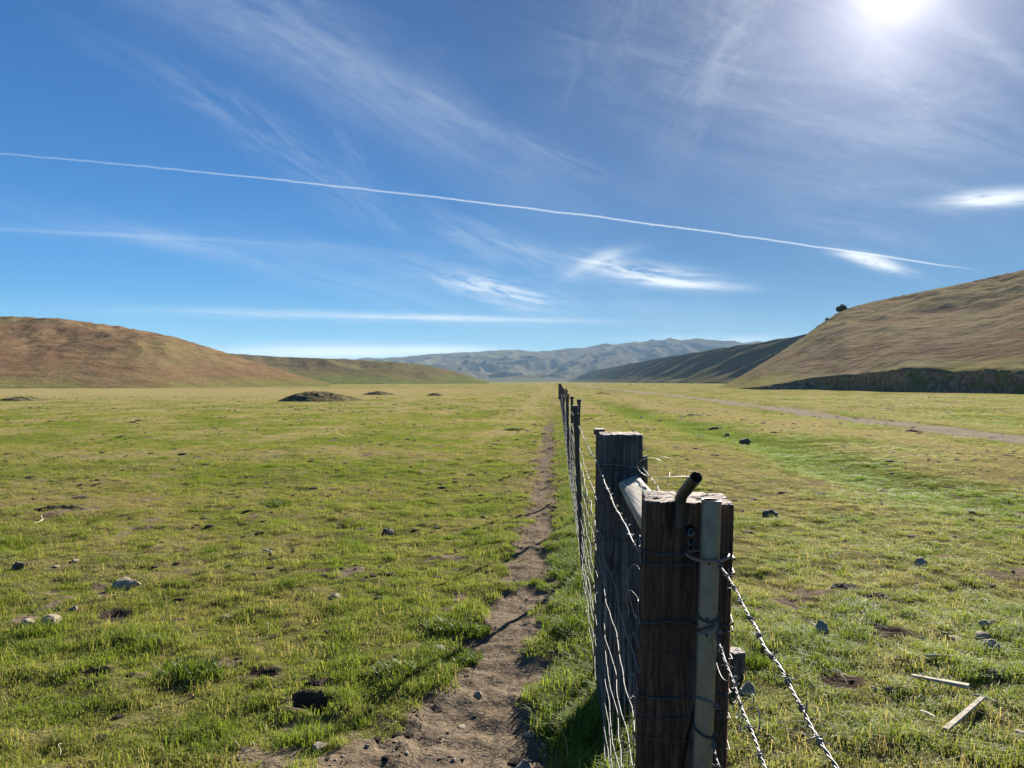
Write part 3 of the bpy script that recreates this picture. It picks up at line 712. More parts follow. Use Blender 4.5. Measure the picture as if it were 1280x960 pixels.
# loose curls of wire on the second gate strand
lb = MB(); g = np.random.default_rng(5)
for k in range(4):
    t = np.linspace(0, 5.5, 34); c = np.array((.402 - .004 * k, 1.42 - .05 * k, 1.045 - .003 * k))
    lb.tube(np.stack([c[0] + .012 * np.cos(t + k) + .003 * t, c[1] - .022 * np.sin(t * .8 + k), c[2] + .017 * np.sin(t + k * 1.7)], -1), .0010, 5)
t = np.linspace(0, 1, 30); lb.tube(np.stack([.424 - .024 * t, 1.632 - .22 * t, 1.05 - .028 * np.sin(t * 3.1)], -1), .0010, 5)
link('loose_wire', lb.mesh('loose_wire', M_WIRE), label='loose curls of wire twisted round the middle gate strand', cat='wire')

# woven wire and top strands along the left face of the fence
def strand(b, z, y0, y1, seed, r, wob, dx=0., step=None):
    Y = []
    yy = y0
    while yy < y1: Y.append(yy); yy += max(.05, .022 * yy) if step is None else step
    Y.append(y1); Y = np.array(Y); s = np.ones_like(Y)
    post_d = (Y - 4.05) % 2.2 / 2.2
    sag = np.where(Y > 4.05, 4 * post_d * (1 - post_d), np.sin(np.clip((Y - 1.75) / 1.9, 0, 1) * np.pi))
    zz = z - .018 * sag + wob * fbm(Y / .45, Y * 0 + seed, 3, seed) - .03 * sstep(0, .8, perlin(Y / 3, Y * 0 + seed * .1, seed + 3)); xx = fence_x(Y) - .008 + dx + wob * 1.3 * fbm(Y / .4, Y * 0 + seed * 2, 3, seed + 50)
    b.tube(np.stack([xx, Y, zz], -1), r, 5)
    return Y, xx, zz
wb = MB(); ZS = (.05, .13, .21, .30, .40, .51, .63, .77, .92); rows = []
for i, z in enumerate(ZS): rows.append(strand(wb, z, 1.72, 68, 700 + i, .0014, .014))
for j, y in enumerate(np.concatenate([np.arange(1.78, 30, .15), np.arange(30, 68, .30)])):
    P = [(np.interp(y, r_[0], r_[1]) + .002, y + .014 * math.sin(j * 1.7 + k), np.interp(y, r_[0], r_[2])) for k, r_ in enumerate(rows)]
    P = [(np.array(P[0]) * (1 - q) + np.array(P[1]) * q) for q in (0, .5)] + [np.array(p) for p in P[1:]]
    wb.tube(P, .0015, 4)
M_WOVEN = mat_metal('old_woven_wire', (.075, .070, .066), (.19, .18, .17), (.06, .04, .03), .5, .3, .6, 30)
link('wire_fence', wb.mesh('wire_fence', M_WOVEN), label='sagging woven wire fence stretched along the left side of the posts into the distance', cat='wire fence')
for i, (z, lab) in enumerate(((1.205, 'upper barbed strand along the top of the long post line'), (1.02, 'lower barbed strand just above the woven wire fence'))):
    Pm = MB(); r_ = strand(Pm, z, 1.75 if i == 0 else 3.6, 68, 730 + i, .0019, .006)
    g = np.random.default_rng(i)
    for y in np.arange(1.9 if i == 0 else 3.7, 30, .13):
        c = np.array((np.interp(y, r_[0], r_[1]), y, np.interp(y, r_[0], r_[2])))
        for k in range(2):
            d = g.normal(size=3); d /= np.linalg.norm(d); Pm.tube([c - d * .014, c, c + d * .014], [.0005, .0018, .0005], 4)
    link('barbed_wire', Pm.mesh('barbed_wire', M_WIRE), label=lab, cat='barbed wire', group='barbed strands of the fence')
link('brace_wire', barbed((.50 - .01, 1.87, 1.20), (.515 + W2 / 2 - .01, 3.56, 1.205), .012, 640, .02, .13, .0012, .004), label='thin barbed wire between the right sides of the two thick posts', cat='barbed wire')
tw = MB(); t = np.linspace(0, 30, 300)
tw.tube(np.stack([.63 + .012 * t / 6 + (.05 + .04 * np.sin(t * .37)) * np.cos(t), 3.42 - .016 * t + .05 * np.sin(t * 1.1), 1.21 + .02 * np.sin(t * .31) + (.03 + .02 * np.sin(t * .23)) * np.sin(t)], -1), .0009, 4)
link('loose_wire', tw.mesh('loose_wire', M_WRAP), label='thin wire tangle springing from the right side of the rear timber post', cat='wire')

# springy snarl of old wire at the left side of the foreground post
tw = MB(); t = np.linspace(0, 46, 460)
tw.tube(np.stack([.305 + .004 * t / 6 + (.012 + .008 * np.sin(t * .31)) * np.cos(t * 1.1), 1.86 + .007 * t + .05 * np.sin(t * .9), 1.12 - .014 * t + (.035 + .025 * np.sin(t * .23)) * np.sin(t)], -1), .0010, 4)
link('loose_wire', tw.mesh('loose_wire', M_WIRE), label='snarl of old wire hanging between the foreground post and the rear post', cat='wire')
# steel T-posts
def tpost():
    b = MB(); h = 1.345
    b.box((0, 0, h / 2 - .1), (.036, .004, h + .2)); b.box((0, .018, h / 2 - .1), (.004, .032, h + .2))
    for z in np.arange(.25, h - .02, .055): b.box((0, -.005, z), (.010, .007, .014))
    b.box((0, .008, h + .006), (.050, .050, .03)); b.box((.004, .004, h - .05), (.046, .03, .012))
    return b.mesh('metal_post', M_TPOST, False)
tp = tpost(); ORD = ['first', 'second', 'third', 'fourth', 'fifth', 'sixth', 'seventh', 'eighth', 'ninth', 'tenth', 'eleventh', 'twelfth', 'thirteenth', 'fourteenth', 'fifteenth', 'sixteenth', 'seventeenth', 'eighteenth', 'nineteenth', 'twentieth', 'twenty first', 'twenty second', 'twenty third', 'twenty fourth', 'twenty fifth', 'twenty sixth', 'twenty seventh', 'twenty eighth', 'twenty ninth']
tpy = 4.05 + 2.2 * np.arange(29); tg = np.random.default_rng(77)
for i, y in enumerate(tpy):
    y = y + tg.uniform(-.12, .12) * (i > 0); xx = float(fence_x(y)) + .006
    o = link('metal_post', tp, label=f'{ORD[i]} slim steel post along the fence, counted from the rear timber post', cat='metal post', group='slim steel posts of the fence',
             loc=(xx, y, float(ground_z(xx, y)) + tg.uniform(-.03, .02)))
    if i == 0: o['label'] = 'slim steel post standing against the left edge of the rear timber post'
    o.rotation_euler = (R(tg.normal(0, 1.3)), R(tg.normal(0, 1.5)) * (i > 0), R(tg.normal(0, 6)))
ye = 68.5; xe = float(fence_x(ye))
link('fence_post', timber('fence_post', M_TIE2, .26, .26, 1.42, 451, .02, 30), label='dark wooden end post at the far end of the fence line', cat='fence post', group='timber fence posts', loc=(xe, ye, 0))

# short timber stub beside the gate
xx, yy = gp(921, 858); st = link('wood_stub', timber('wood_stub', M_TIE2, .085, .085, .155, 461, .006, 40), label='short sawn wooden stub in the grass right of the foreground post', cat='wood stub', loc=(xx - .02, yy, float(ground_z(xx, yy))))
st.rotation_euler = (R(4), R(3), R(15))

# ------------------------------------------------------------------ stones, dung, sticks, tufts
rocks = [mesh('stone', *rock_verts(320 + i, 4, (.62, .75, .9, .55, .7)[i], .16, 7), M_ROCK) for i in range(5)]
rocksd = [mesh('stone', *rock_verts(330 + i, 4, (.62, .8, .7)[i], .22, 8), M_ROCKD) for i in range(3)]
def put_stone(px, py, wpx, me, label, rz=0., hs=1., group='stones lying in the pasture', tilt=0.):
    x, y = gp(px, py); w = wpx / FPX * y / 2 * 1.08
    o = link('stone', me, label=label, cat='stone', group=group, loc=(x, y, float(ground_z(x, y)) + w * .28 * hs))
    o.scale = (w, w * .9, w * hs); o.rotation_euler = (tilt, tilt * .5, rz); return o
put_stone(22, 718, 18, rocksd[1], 'angular dark stone with a pale top nearest the left edge of the field', .4, 1.0)
put_stone(158, 738, 30, rocks[0], 'largest pale stone in the left pasture, rounded and tan', .2, .95)
put_stone(35, 786, 15, rocks[3], 'pale knobbly stone with a dark shadow, left of its broad low neighbour', 1.2, 1.1)
put_stone(65, 782, 26, rocks[4], 'broad low tan stone half sunk in grass beside a knobbly one', .7, .75)
put_stone(92, 764, 10, rocks[2], 'small pale stone just behind the broad low tan stone', .1, .9)
put_stone(70, 716, 8, rocks[3], 'tiny flat pale stone between the dark angular one and the big tan one', .1, .6)
put_stone(94, 711, 9, rocks[1], 'tiny grey stone above and left of the large tan stone', 2.1, .7)
put_stone(284, 774, 12, rocks[3], 'flat tan pebble alone in the grass left of the middle', .3, .5)
put_stone(200, 808, 10, rocks[1], 'small whitish stone near a dark hollow in the near left grass', .3, .7)
put_stone(485, 667, 14, rocksd[0], 'dark pyramid shaped stone in the grass left of the path', .9, 1.25)
put_stone(550, 815, 16, rocks[3], 'long flat grey stone beside the grass tuft at the path edge', .3, .6)
put_stone(598, 862, 14, rocks[1], 'rounded grey stone on the bare path by the shadow line', .7, .9)
put_stone(578, 892, 12, rocks[3], 'flat pale stone lying in the middle of the near path', .2, .6)
put_stone(655, 952, 20, rocks[2], 'largest stone on the path at the bottom edge', .5, .8)
put_stone(400, 935, 20, rocks[0], 'grey stone among gravel at the bottom, left of the bare soil', .5, .8)
put_stone(662, 908, 18, rocks[4], 'pale stone at the right border of the near path', 1.5, .8)
put_stone(963, 646, 19, rocksd[0], 'dark humped stone on the right pasture above the pale cube', .3, .9)
put_stone(932, 550, 15, rocksd[2], 'dark boulder at the edge of the bright green strip', .3, 1.)
put_stone(909, 541, 9, rocksd[1], 'small dark stone behind the boulder of the green strip', 1.3, .8)
put_stone(1025, 799, 20, rocks[2], 'pale blocky cube shaped stone right of the foreground post', .35, 1.25)
put_stone(1152, 711, 17, rocks[1], 'grey rounded stone alone in the middle right pasture', .3, 1.0)
put_stone(1195, 806, 16, rocks[3], 'flat pale stone left of the cluster of three', .2, .6)
put_stone(1154, 808, 9, rocks[1], 'small grey stone left of the flat pale one', .9, .9)
put_stone(1231, 795, 17, rocks[4], 'rearmost pale stone of the cluster of three on the right', .9, .9)
put_stone(1244, 792, 13, rocksd[2], 'small dark stone touching the rear of the cluster on the right', .4, .9)
put_stone(1230, 808, 20, rocks[0], 'middle grey stone of the cluster of three on the right', .1, .85)
put_stone(1240, 824, 22, rocks[1], 'front grey stone of the cluster of three on the right', .6, .8)
put_stone(1244, 862, 20, rocksd[0], 'brownish flat stone below the cluster near the right edge', .6, .6)
put_stone(1276, 932, 14, rocks[3], 'half seen pale stone at the lower right edge', .6, .7)
put_stone(1093, 872, 10, rocks[1], 'left one of two little grey stones near the bleached plank', .6, .8)
put_stone(1114, 872, 13, rocksd[2], 'right one of two little grey stones near the bleached plank', .2, .8)
put_stone(934, 875, 20, rocks[2], 'light grey crumbly stone beside the wooden stub', .2, 1.3)
put_stone(803, 518, 6, rocks[3], 'bright whitish stone far off along the green strip', .2, .9)
put_stone(418, 752, 14, rocks[1], 'grey green stone in the grass left of the path', .2, .7)

def dung_mesh(seed):
    n, m = 18, 40; a = np.linspace(0, 2 * np.pi, m, endpoint=False); Vs = []
    for i in range(n):
        q = i / (n - 1); rr = (1 - q) * (1 + .38 * fbm(np.cos(a) * 1.4 + seed, np.sin(a) * 1.4, 3, seed))
        X = rr * np.cos(a); Y = rr * np.sin(a); z = .30 * (1 - (1 - q) ** 3) + .22 * fbm(X * 3.5, Y * 3.5 + seed, 3, seed + 2) * min(1, q * 4) - (.12 if i == 0 else 0)
        Vs.append(np.stack([X, Y, z], -1))
    return mesh('cow_pat', np.concatenate(Vs), grid_faces(n, m, True), M_DUNG_HOLE_SHADE)
pats = [dung_mesh(k) for k in (801, 802, 803)]
def put_pat(px, py, wpx, label, k=0, asp=1., hs=1., rz=0.):
    x, y = gp(px, py); w = wpx / FPX * y / 2
    o = link('cow_pat', pats[k], label=label, cat='cow pat', group='dark dried dung in the grass', loc=(x, y, float(ground_z(x, y)) - .004)); o.scale = (w, w * asp, max(w * .55, .04) * hs); o.rotation_euler.z = rz
for a in ((76, 643, 60, 'long narrow dark dung streak in the left field', 0, .5, .7), (101, 628, 22, 'dark dung lump just behind the long streak', 1, .8, .8),
          (285, 640, 22, 'brown dung pat in the middle of the left field', 2), (261, 639, 12, 'small dark dung lump left of the brown pat', 1),
          (342, 704, 20, 'brown dung pat with a bleached piece beside it', 0), (141, 771, 36, 'broad dark crusty dung pat in the near left grass', 1, 1., .9),
          (113, 781, 24, 'smaller crumbling dung pat touching the broad crusty one', 2, .9, .7), (530, 660, 12, 'small dark clod right of the pyramid stone', 1, 1, 1.4),
          (404, 777, 30, 'dark dung crust in the grass left of the bare soil', 0, .7, .6), (205, 752, 16, 'small dark dung below the large tan stone', 2), (120, 848, 34, 'dark dung in a grass hollow at the lower left', 0, .8, .7),
          (325, 757, 14, 'dark crumb of dung standing upright in the left grass', 1, .9, 1.5), (392, 862, 22, 'dark clod just behind the burrow hole', 2, .8, 1.), (667, 566, 14, 'dark dung on the worn path in the middle distance', 2, .8),
          (1057, 741, 38, 'wider of two black dung lumps on the right pasture', 0, .7, 1.1), (1097, 752, 30, 'taller of two black dung lumps on the right pasture', 1, .8, 1.5), (1094, 762, 16, 'small black lump in front of the taller dung', 2, .9, 1.2),
          (981, 614, 18, 'thin dark dung streak below the dry strip', 0, .5, .6), (1052, 612, 14, 'dark dung streak beyond the humped dark stone', 1, .5, .6), (1140, 540, 16, 'dark clod on the dry ground near the dirt road', 1, .8, 1.2),
          (897, 534, 20, 'flat dark clump behind the boulder of the green strip', 1, .7, .9), (868, 519, 24, 'wide dark clod at the bank of the green strip', 0, .6, .9), (1085, 555, 14, 'dark clod right of the green strip', 2), (875, 545, 12, 'dark dung between fence and green strip', 0),
          (1275, 605, 12, 'dark clod at the right edge of the pasture', 1), (985, 668, 10, 'small dark dung below the humped stone', 2), (1040, 700, 20, 'thin grey dung crust right of the foreground post', 0, .6, .5), (1160, 722, 12, 'tiny dark dung below the lone grey stone', 1, .6, .5)):
    put_pat(*a)
fg = np.random.default_rng(909)

def stick(px0, py0, px1, py1, r0, r1, label, name='stick', cat='stick', mat=None, bend=.03, flat=1., lift=.012, group='bleached sticks in the grass'):
    x0, y0 = gp(px0, py0); x1, y1 = gp(px1, py1); q = np.linspace(0, 1, 12); L = math.hypot(x1 - x0, y1 - y0)
    X = x0 + (x1 - x0) * q + bend * L * np.sin(q * 3.1); Y = y0 + (y1 - y0) * q + bend * L * np.sin(q * 5); Z = ground_z(X, Y).max() * .3 + ground_z(X, Y) * .7 + lift
    if mat is M_BOARD: X = np.linspace(x0, x1, 12); Y = np.linspace(y0, y1, 12); Z = np.linspace(Z[0], Z[-1], 12) + max(0, (ground_z(X, Y) + lift * .6 - np.linspace(Z[0], Z[-1], 12)).max())
    c = np.array([X.mean(), Y.mean(), Z.mean()]); b = MB(); b.tube(np.stack([X, Y, Z], -1) - c, np.linspace(r0, r1, 12) * (1 + (.0 if mat is M_BOARD else .12) * perlin(q * 9, q * 0, int(px0))), 4 if mat is M_BOARD else 8, True, math.pi / 4)
    if flat != 1:
        kk = 4 if mat is M_BOARD else 8; b.V[0][:, 2] = (b.V[0][:, 2] - np.repeat(Z - c[2], kk)) * flat + np.repeat(Z - c[2], kk)
    link(name, b.mesh(name, mat or M_STRAW, mat is not M_BOARD), label=label, cat=cat, group=group, loc=c)
stick(1140, 866, 1212, 884, .012, .024, 'longer bleached wooden plank lying on the lower right grass', 'plank', 'plank', M_BOARD, .005, .55, .045, 'bleached planks')
stick(1183, 938, 1229, 899, .017, .014, 'slanting bleached plank at the lower right corner', 'plank', 'plank', M_BOARD, .02, .55, .04, 'bleached planks')
stick(1158, 840, 1197, 839, .008, .007, 'pale straight stick behind the longer plank', bend=.01)
stick(1152, 904, 1170, 912, .014, .006, 'short pale splinter below the longer plank', flat=.5)
stick(1212, 738, 1231, 757, .005, .003, 'thin pale stem with a kink far right in the grass', bend=.08)
stick(1222, 757, 1232, 770, .005, .003, 'short curved stem in front of the kinked one', bend=.15)
stick(1076, 776, 1092, 764, .007, .004, 'pale forked twig below the black dung', bend=.1)
stick(1046, 780, 1110, 795, .004, .003, 'long thin stem right of the blocky stone', bend=.06)
stick(1200, 830, 1222, 832, .007, .005, 'short pale stick in front of the flat stone', bend=.05)
stick(1216, 888, 1245, 898, .006, .004, 'thin twig above the slanting plank', bend=.1)
stick(1030, 848, 1066, 858, .004, .003, 'thin curved stem on the bare patch right of the gate', bend=.12)
stick(1007, 785, 1012, 800, .006, .004, 'pale hooked twig left of the blocky stone', bend=.25)
stick(330, 694, 341, 700, .012, .007, 'bleached bone like piece beside the brown dung pat', bend=.05)
stick(40, 660, 54, 652, .006, .004, 'pale thin stem in the left field above the dark stone', bend=.1)
stick(745, 492.5, 756, 494, .035, .02, 'dark fallen branch in the grass right of the fence', 'branch', 'branch', M_BARK, .15, 1, .05, 'dead wood')
stick(750, 493, 757, 489, .03, .015, 'raised dark limb beside the fallen branch', 'branch', 'branch', M_BARK, .1, 1, .25, 'dead wood')

# dry litter (uncountable)
lit = bpy.data.collections.new('straw_shapes')
for i in range(4):
    b = MB(); g = np.random.default_rng(40 + i); q = np.linspace(0, 1, 7)
    b.tube(np.stack([(q - .5), .10 * g.normal() * np.sin(q * 3.1) + .05 * g.normal() * np.sin(q * 6.2), .05 + .12 * np.sin(q * 3.1) * g.uniform(0, 1)], -1), (.010 + .0 * i), 4); lit.objects.link(bpy.data.objects.new('straw_%d' % i, b.mesh('straw_%d' % i, M_STRAW)))
xa = RNG.uniform(.4, 5.0, 460); ya = RNG.uniform(2.8, 8.0, 460); ka = fbm(xa / .8, ya / .8, 3, 140) > -.02; xa, ya = xa[ka], ya[ka]
yb_ = 2.8 + RNG.uniform(0, 1, 110) ** 1.3 * 16; xb_ = RNG.uniform(-.7, .7, 110) * yb_
xa = np.concatenate([xa, xb_]); ya = np.concatenate([ya, yb_]); ls = RNG.uniform(.05, .20, len(xa))
gme = point_cloud('straw_litter', np.stack([xa, ya, ground_z(xa, ya) + .012], -1), {'sxy': ls, 'szz': ls, 'rz': RNG.uniform(0, 6.28, len(xa)), 'pick': RNG.integers(0, 4, len(xa))})
gn_scatter(link('straw_litter', gme, label='dry straw stems littering the grass', cat='straw', kind='stuff'), lit)
# dark clods of turned earth over the field (uncountable crumbs)
cl = bpy.data.collections.new('clod_shapes')
for i in range(3):
    P_, F_ = rock_verts(360 + i, 2, .55, .4); cl.objects.link(bpy.data.objects.new('clod_%d' % i, mesh('clod_%d' % i, P_ * .5, F_, M_DUNG_HOLE_SHADE)))
yc_ = 3 + RNG.uniform(0, 1, 9000) ** 1.35 * 85; xc_ = RNG.uniform(-.72, .72, 9000) * yc_
k = fbm(xc_ / 4, yc_ / 6, 3, 150) > -.05; xc_, yc_ = xc_[k], yc_[k]; cs_ = RNG.lognormal(-2.85, .55, len(xc_)).clip(.025, .22) * (.20 + .034 * yc_).clip(.2, 1.25)
gme = point_cloud('earth_clods', np.stack([xc_, yc_, ground_z(xc_, yc_) + .006], -1), {'sxy': cs_ * 1.25, 'szz': cs_ * .6, 'rz': RNG.uniform(0, 6.28, len(xc_)), 'pick': RNG.integers(0, 3, len(xc_))})
gn_scatter(link('earth_clods', gme, label='scattered small dark clods over the whole pasture', cat='clods', kind='stuff'), cl)

# grass tufts that stand out
M_TUFT, t = new_mat('tuft_blade'); c = t.mix(t.attr('hue'), (.06, .085, .012), (.13, .165, .024))
p = t.n('ShaderNodeBsdfPrincipled', {'Base Color': c, 'Roughness': .5, 'Specular IOR Level': .3}); tr = t.n('ShaderNodeBsdfTranslucent', {'Color': t.mix(1., c, (1.2, 1.3, .7), 'MULTIPLY')})
mx = t.n('ShaderNodeMixShader', {0: .4}); t.put(mx.inputs[1], p.outputs[0]); t.put(mx.inputs[2], tr.outputs[0]); t.out(mx.outputs[0])
def tuft(px, py, wpx, hpx, label, seed, nb=420):
    x, y = gp(px, py); me = clump_mesh('grass_tuft', nb, 1., .5, 1., .05, .8, seed); me.materials[0] = M_TUFT
    o = link('grass_tuft', me, label=label, cat='grass tuft', group='tall tufts in the pasture', loc=(x, y, float(ground_z(x, y)) - .01)); o.scale = (wpx / FPX * y / 2, wpx / FPX * y / 2 * .8, hpx / FPX * y)
for a in ((345, 634, 42, 13, 'dark green leafy tuft standing out in the left field', 1), (643, 537, 26, 6, 'dark low tuft left of the worn path in the middle distance', 2), (556, 792, 50, 22, 'left of two dense tufts beside the near path', 3), (590, 792, 46, 22, 'right of two dense tufts beside the near path', 4),
          (575, 822, 56, 22, 'bushy bright tuft in front of the two dense tufts', 5), (500, 845, 60, 24, 'grass tuft where the post shadow ends', 6), (1222, 628, 30, 8, 'dark tuft on the right pasture below the dry ground', 7), (1262, 640, 26, 10, 'dark tuft near the right edge', 8), (940, 843, 44, 30, 'lush tuft behind the wooden stub', 9),
          (240, 850, 80, 30, 'lush bright tuft in the lower left grass', 10), (720, 800, 60, 40, 'lush tuft between path and wire fence', 11), (735, 745, 44, 30, 'tuft at the foot of the wire before the rear post', 12)):
    tuft(*a)

# earth mounds
def mound(px, py, wpx, hpx, label, seed, lop=0., depth=.8):
    x0, y0 = gp(px, py); w = wpx / FPX * y0 / 2; h = hpx / FPX * y0; n, m = 40, 110; q = np.linspace(0, 1, n)[:, None]; a = np.linspace(0, 2 * np.pi, m, endpoint=False)[None]
    X = w * q * np.cos(a) * (1 + .15 * perlin(np.cos(a) * 2, np.sin(a) * 2, seed)); Y = w * depth * q * np.sin(a)
    Z = h * (1 - q ** 2) ** 1.25 * (1 + .28 * fbm(X / (w * .45), Y / (w * .45), 4, seed)) * (1 + lop * X / w) + .20 * h * fbm(X / .5, Y / .5, 4, seed + 1) * (1 - q ** 3) - .06 * q ** 6
    o = link('earth_mound', mesh('earth_mound', np.stack([X, Y, Z], -1).reshape(-1, 3), grid_faces(n, m, True), M_SOIL), label=label, cat='mound', group='earth mounds', loc=(x0, y0 + w * depth, 0))
mound(390, 502, 118, 11.5, 'biggest dark rough earth mound out on the left plain', 901, -.35)
mound(470, 494, 46, 4.5, 'low long mound just right of the biggest mound', 902)
mound(543, 495, 26, 3.5, 'small flat mound nearest the middle of the plain', 903)
mound(12, 502, 66, 6, 'low dark mound at the left edge of the plain', 904)

# bush on the crest of the right hill
def leaf_crown(rad, n, seed, size, lobes):
    g = np.random.default_rng(seed); Vs = []; Fs = []
    cs = [(np.array(c), s) for c, s in lobes]
    for i in range(n):
        c, s = cs[g.integers(len(cs))]; d = g.normal(size=3); d /= np.linalg.norm(d); p = c + d * s * g.uniform(.45, 1.05) ; a = g.normal(size=3); a /= np.linalg.norm(a); b = np.cross(a, g.normal(size=3)); b /= np.linalg.norm(b); z = size * g.uniform(.6, 1.3)
        k = len(Vs); Vs += [p - a * z, p + b * z * .5, p + a * z, p - b * z * .5]; Fs.append((k, k + 1, k + 2, k + 3))
    return np.array(Vs) * rad, Fs
bx, by, bz = at_r(1052, .88)
bsh = link('bush', None, label='lone dark round bush on the crest of the right hill', cat='bush', loc=(bx, by, bz - 1.0)); bsh.scale = (1.3, 1.3, 1.3)
tb = MB()
for d in ((-.5, .1), (.4, .2), (0, -.3)): tb.tube([(0, 0, 0), (d[0] * .5, d[1] * .5, .8), (d[0] * 1.3, d[1], 1.7)], [.16, .11, .05], 7)
link('trunk', tb.mesh('trunk', M_BARK), bsh)
link('crown', mesh('crown', *leaf_crown(1., 2600, 4, .16, [((.2, 0, 2.0), 1.0), ((-.7, .1, 1.7), .75), ((.9, .1, 1.6), .7), ((0, 0, 1.4), .8)]), M_LEAF, False), bsh)
# small dark shrubs down the left shoulder of the right hill
for i, (p, v, s, lab) in enumerate(((1035, .88, .7, 'uppermost tiny shrub left of the lone bush on the hill edge'), (1022, .88, .6, 'middle tiny shrub on the steep hill edge'), (1006, .88, .6, 'lowest tiny shrub on the steep hill edge'), (1064, .86, .5, 'tiny shrub just right of the lone bush on the hill'))):
    c = at_r(p, v); link('shrub', mesh('shrub', *leaf_crown(s, 500, 50 + i, .22, [((0, 0, .5), .8), ((.6, 0, .3), .6), ((-.6, .1, .3), .6)]), M_LEAF, False), label=lab, cat='shrub', group='tiny shrubs on the hill edge', loc=c)
# far creek-side posts and a small post at the foot of the hill
fp = MB(); fp.box((0, 0, .5), (.11, .11, 1.3)); fpm = fp.mesh('far_post', M_TIE2, False)
for i, (px, y, lab) in enumerate(((788, 300, 'leftmost of the tiny far posts across the valley'), (797, 296, 'second of the tiny far posts from the left'), (806, 292, 'middle one of the tiny far posts'), (817, 288, 'fourth of the tiny far posts from the left'), (828, 284, 'rightmost of the tiny far posts across the valley'), (973, 135, 'single small post before the foot of the right hill'))):
    link('far_post', fpm, label=lab, cat='post', group='tiny far posts', loc=((px - 640) / FPX * y, y, 0))

# ------------------------------------------------------------------ air
def haze():
    b = MB(); b.box((0, 3050, 108), (10600, 6400, 220)); me = b.mesh('haze', None, False)
    m, t = new_mat('air'); v = t.n('ShaderNodeVolumePrincipled', {'Color': (.46, .70, 1.0), 'Density': .62e-4, 'Anisotropy': 0.})
    o = t.t.nodes.new('ShaderNodeOutputMaterial'); t.t.links.new(v.outputs[0], o.inputs['Volume']); me.materials.append(m)
    link('haze', me, label='thin blue daylight haze over the valley', cat='haze', kind='stuff')
haze()

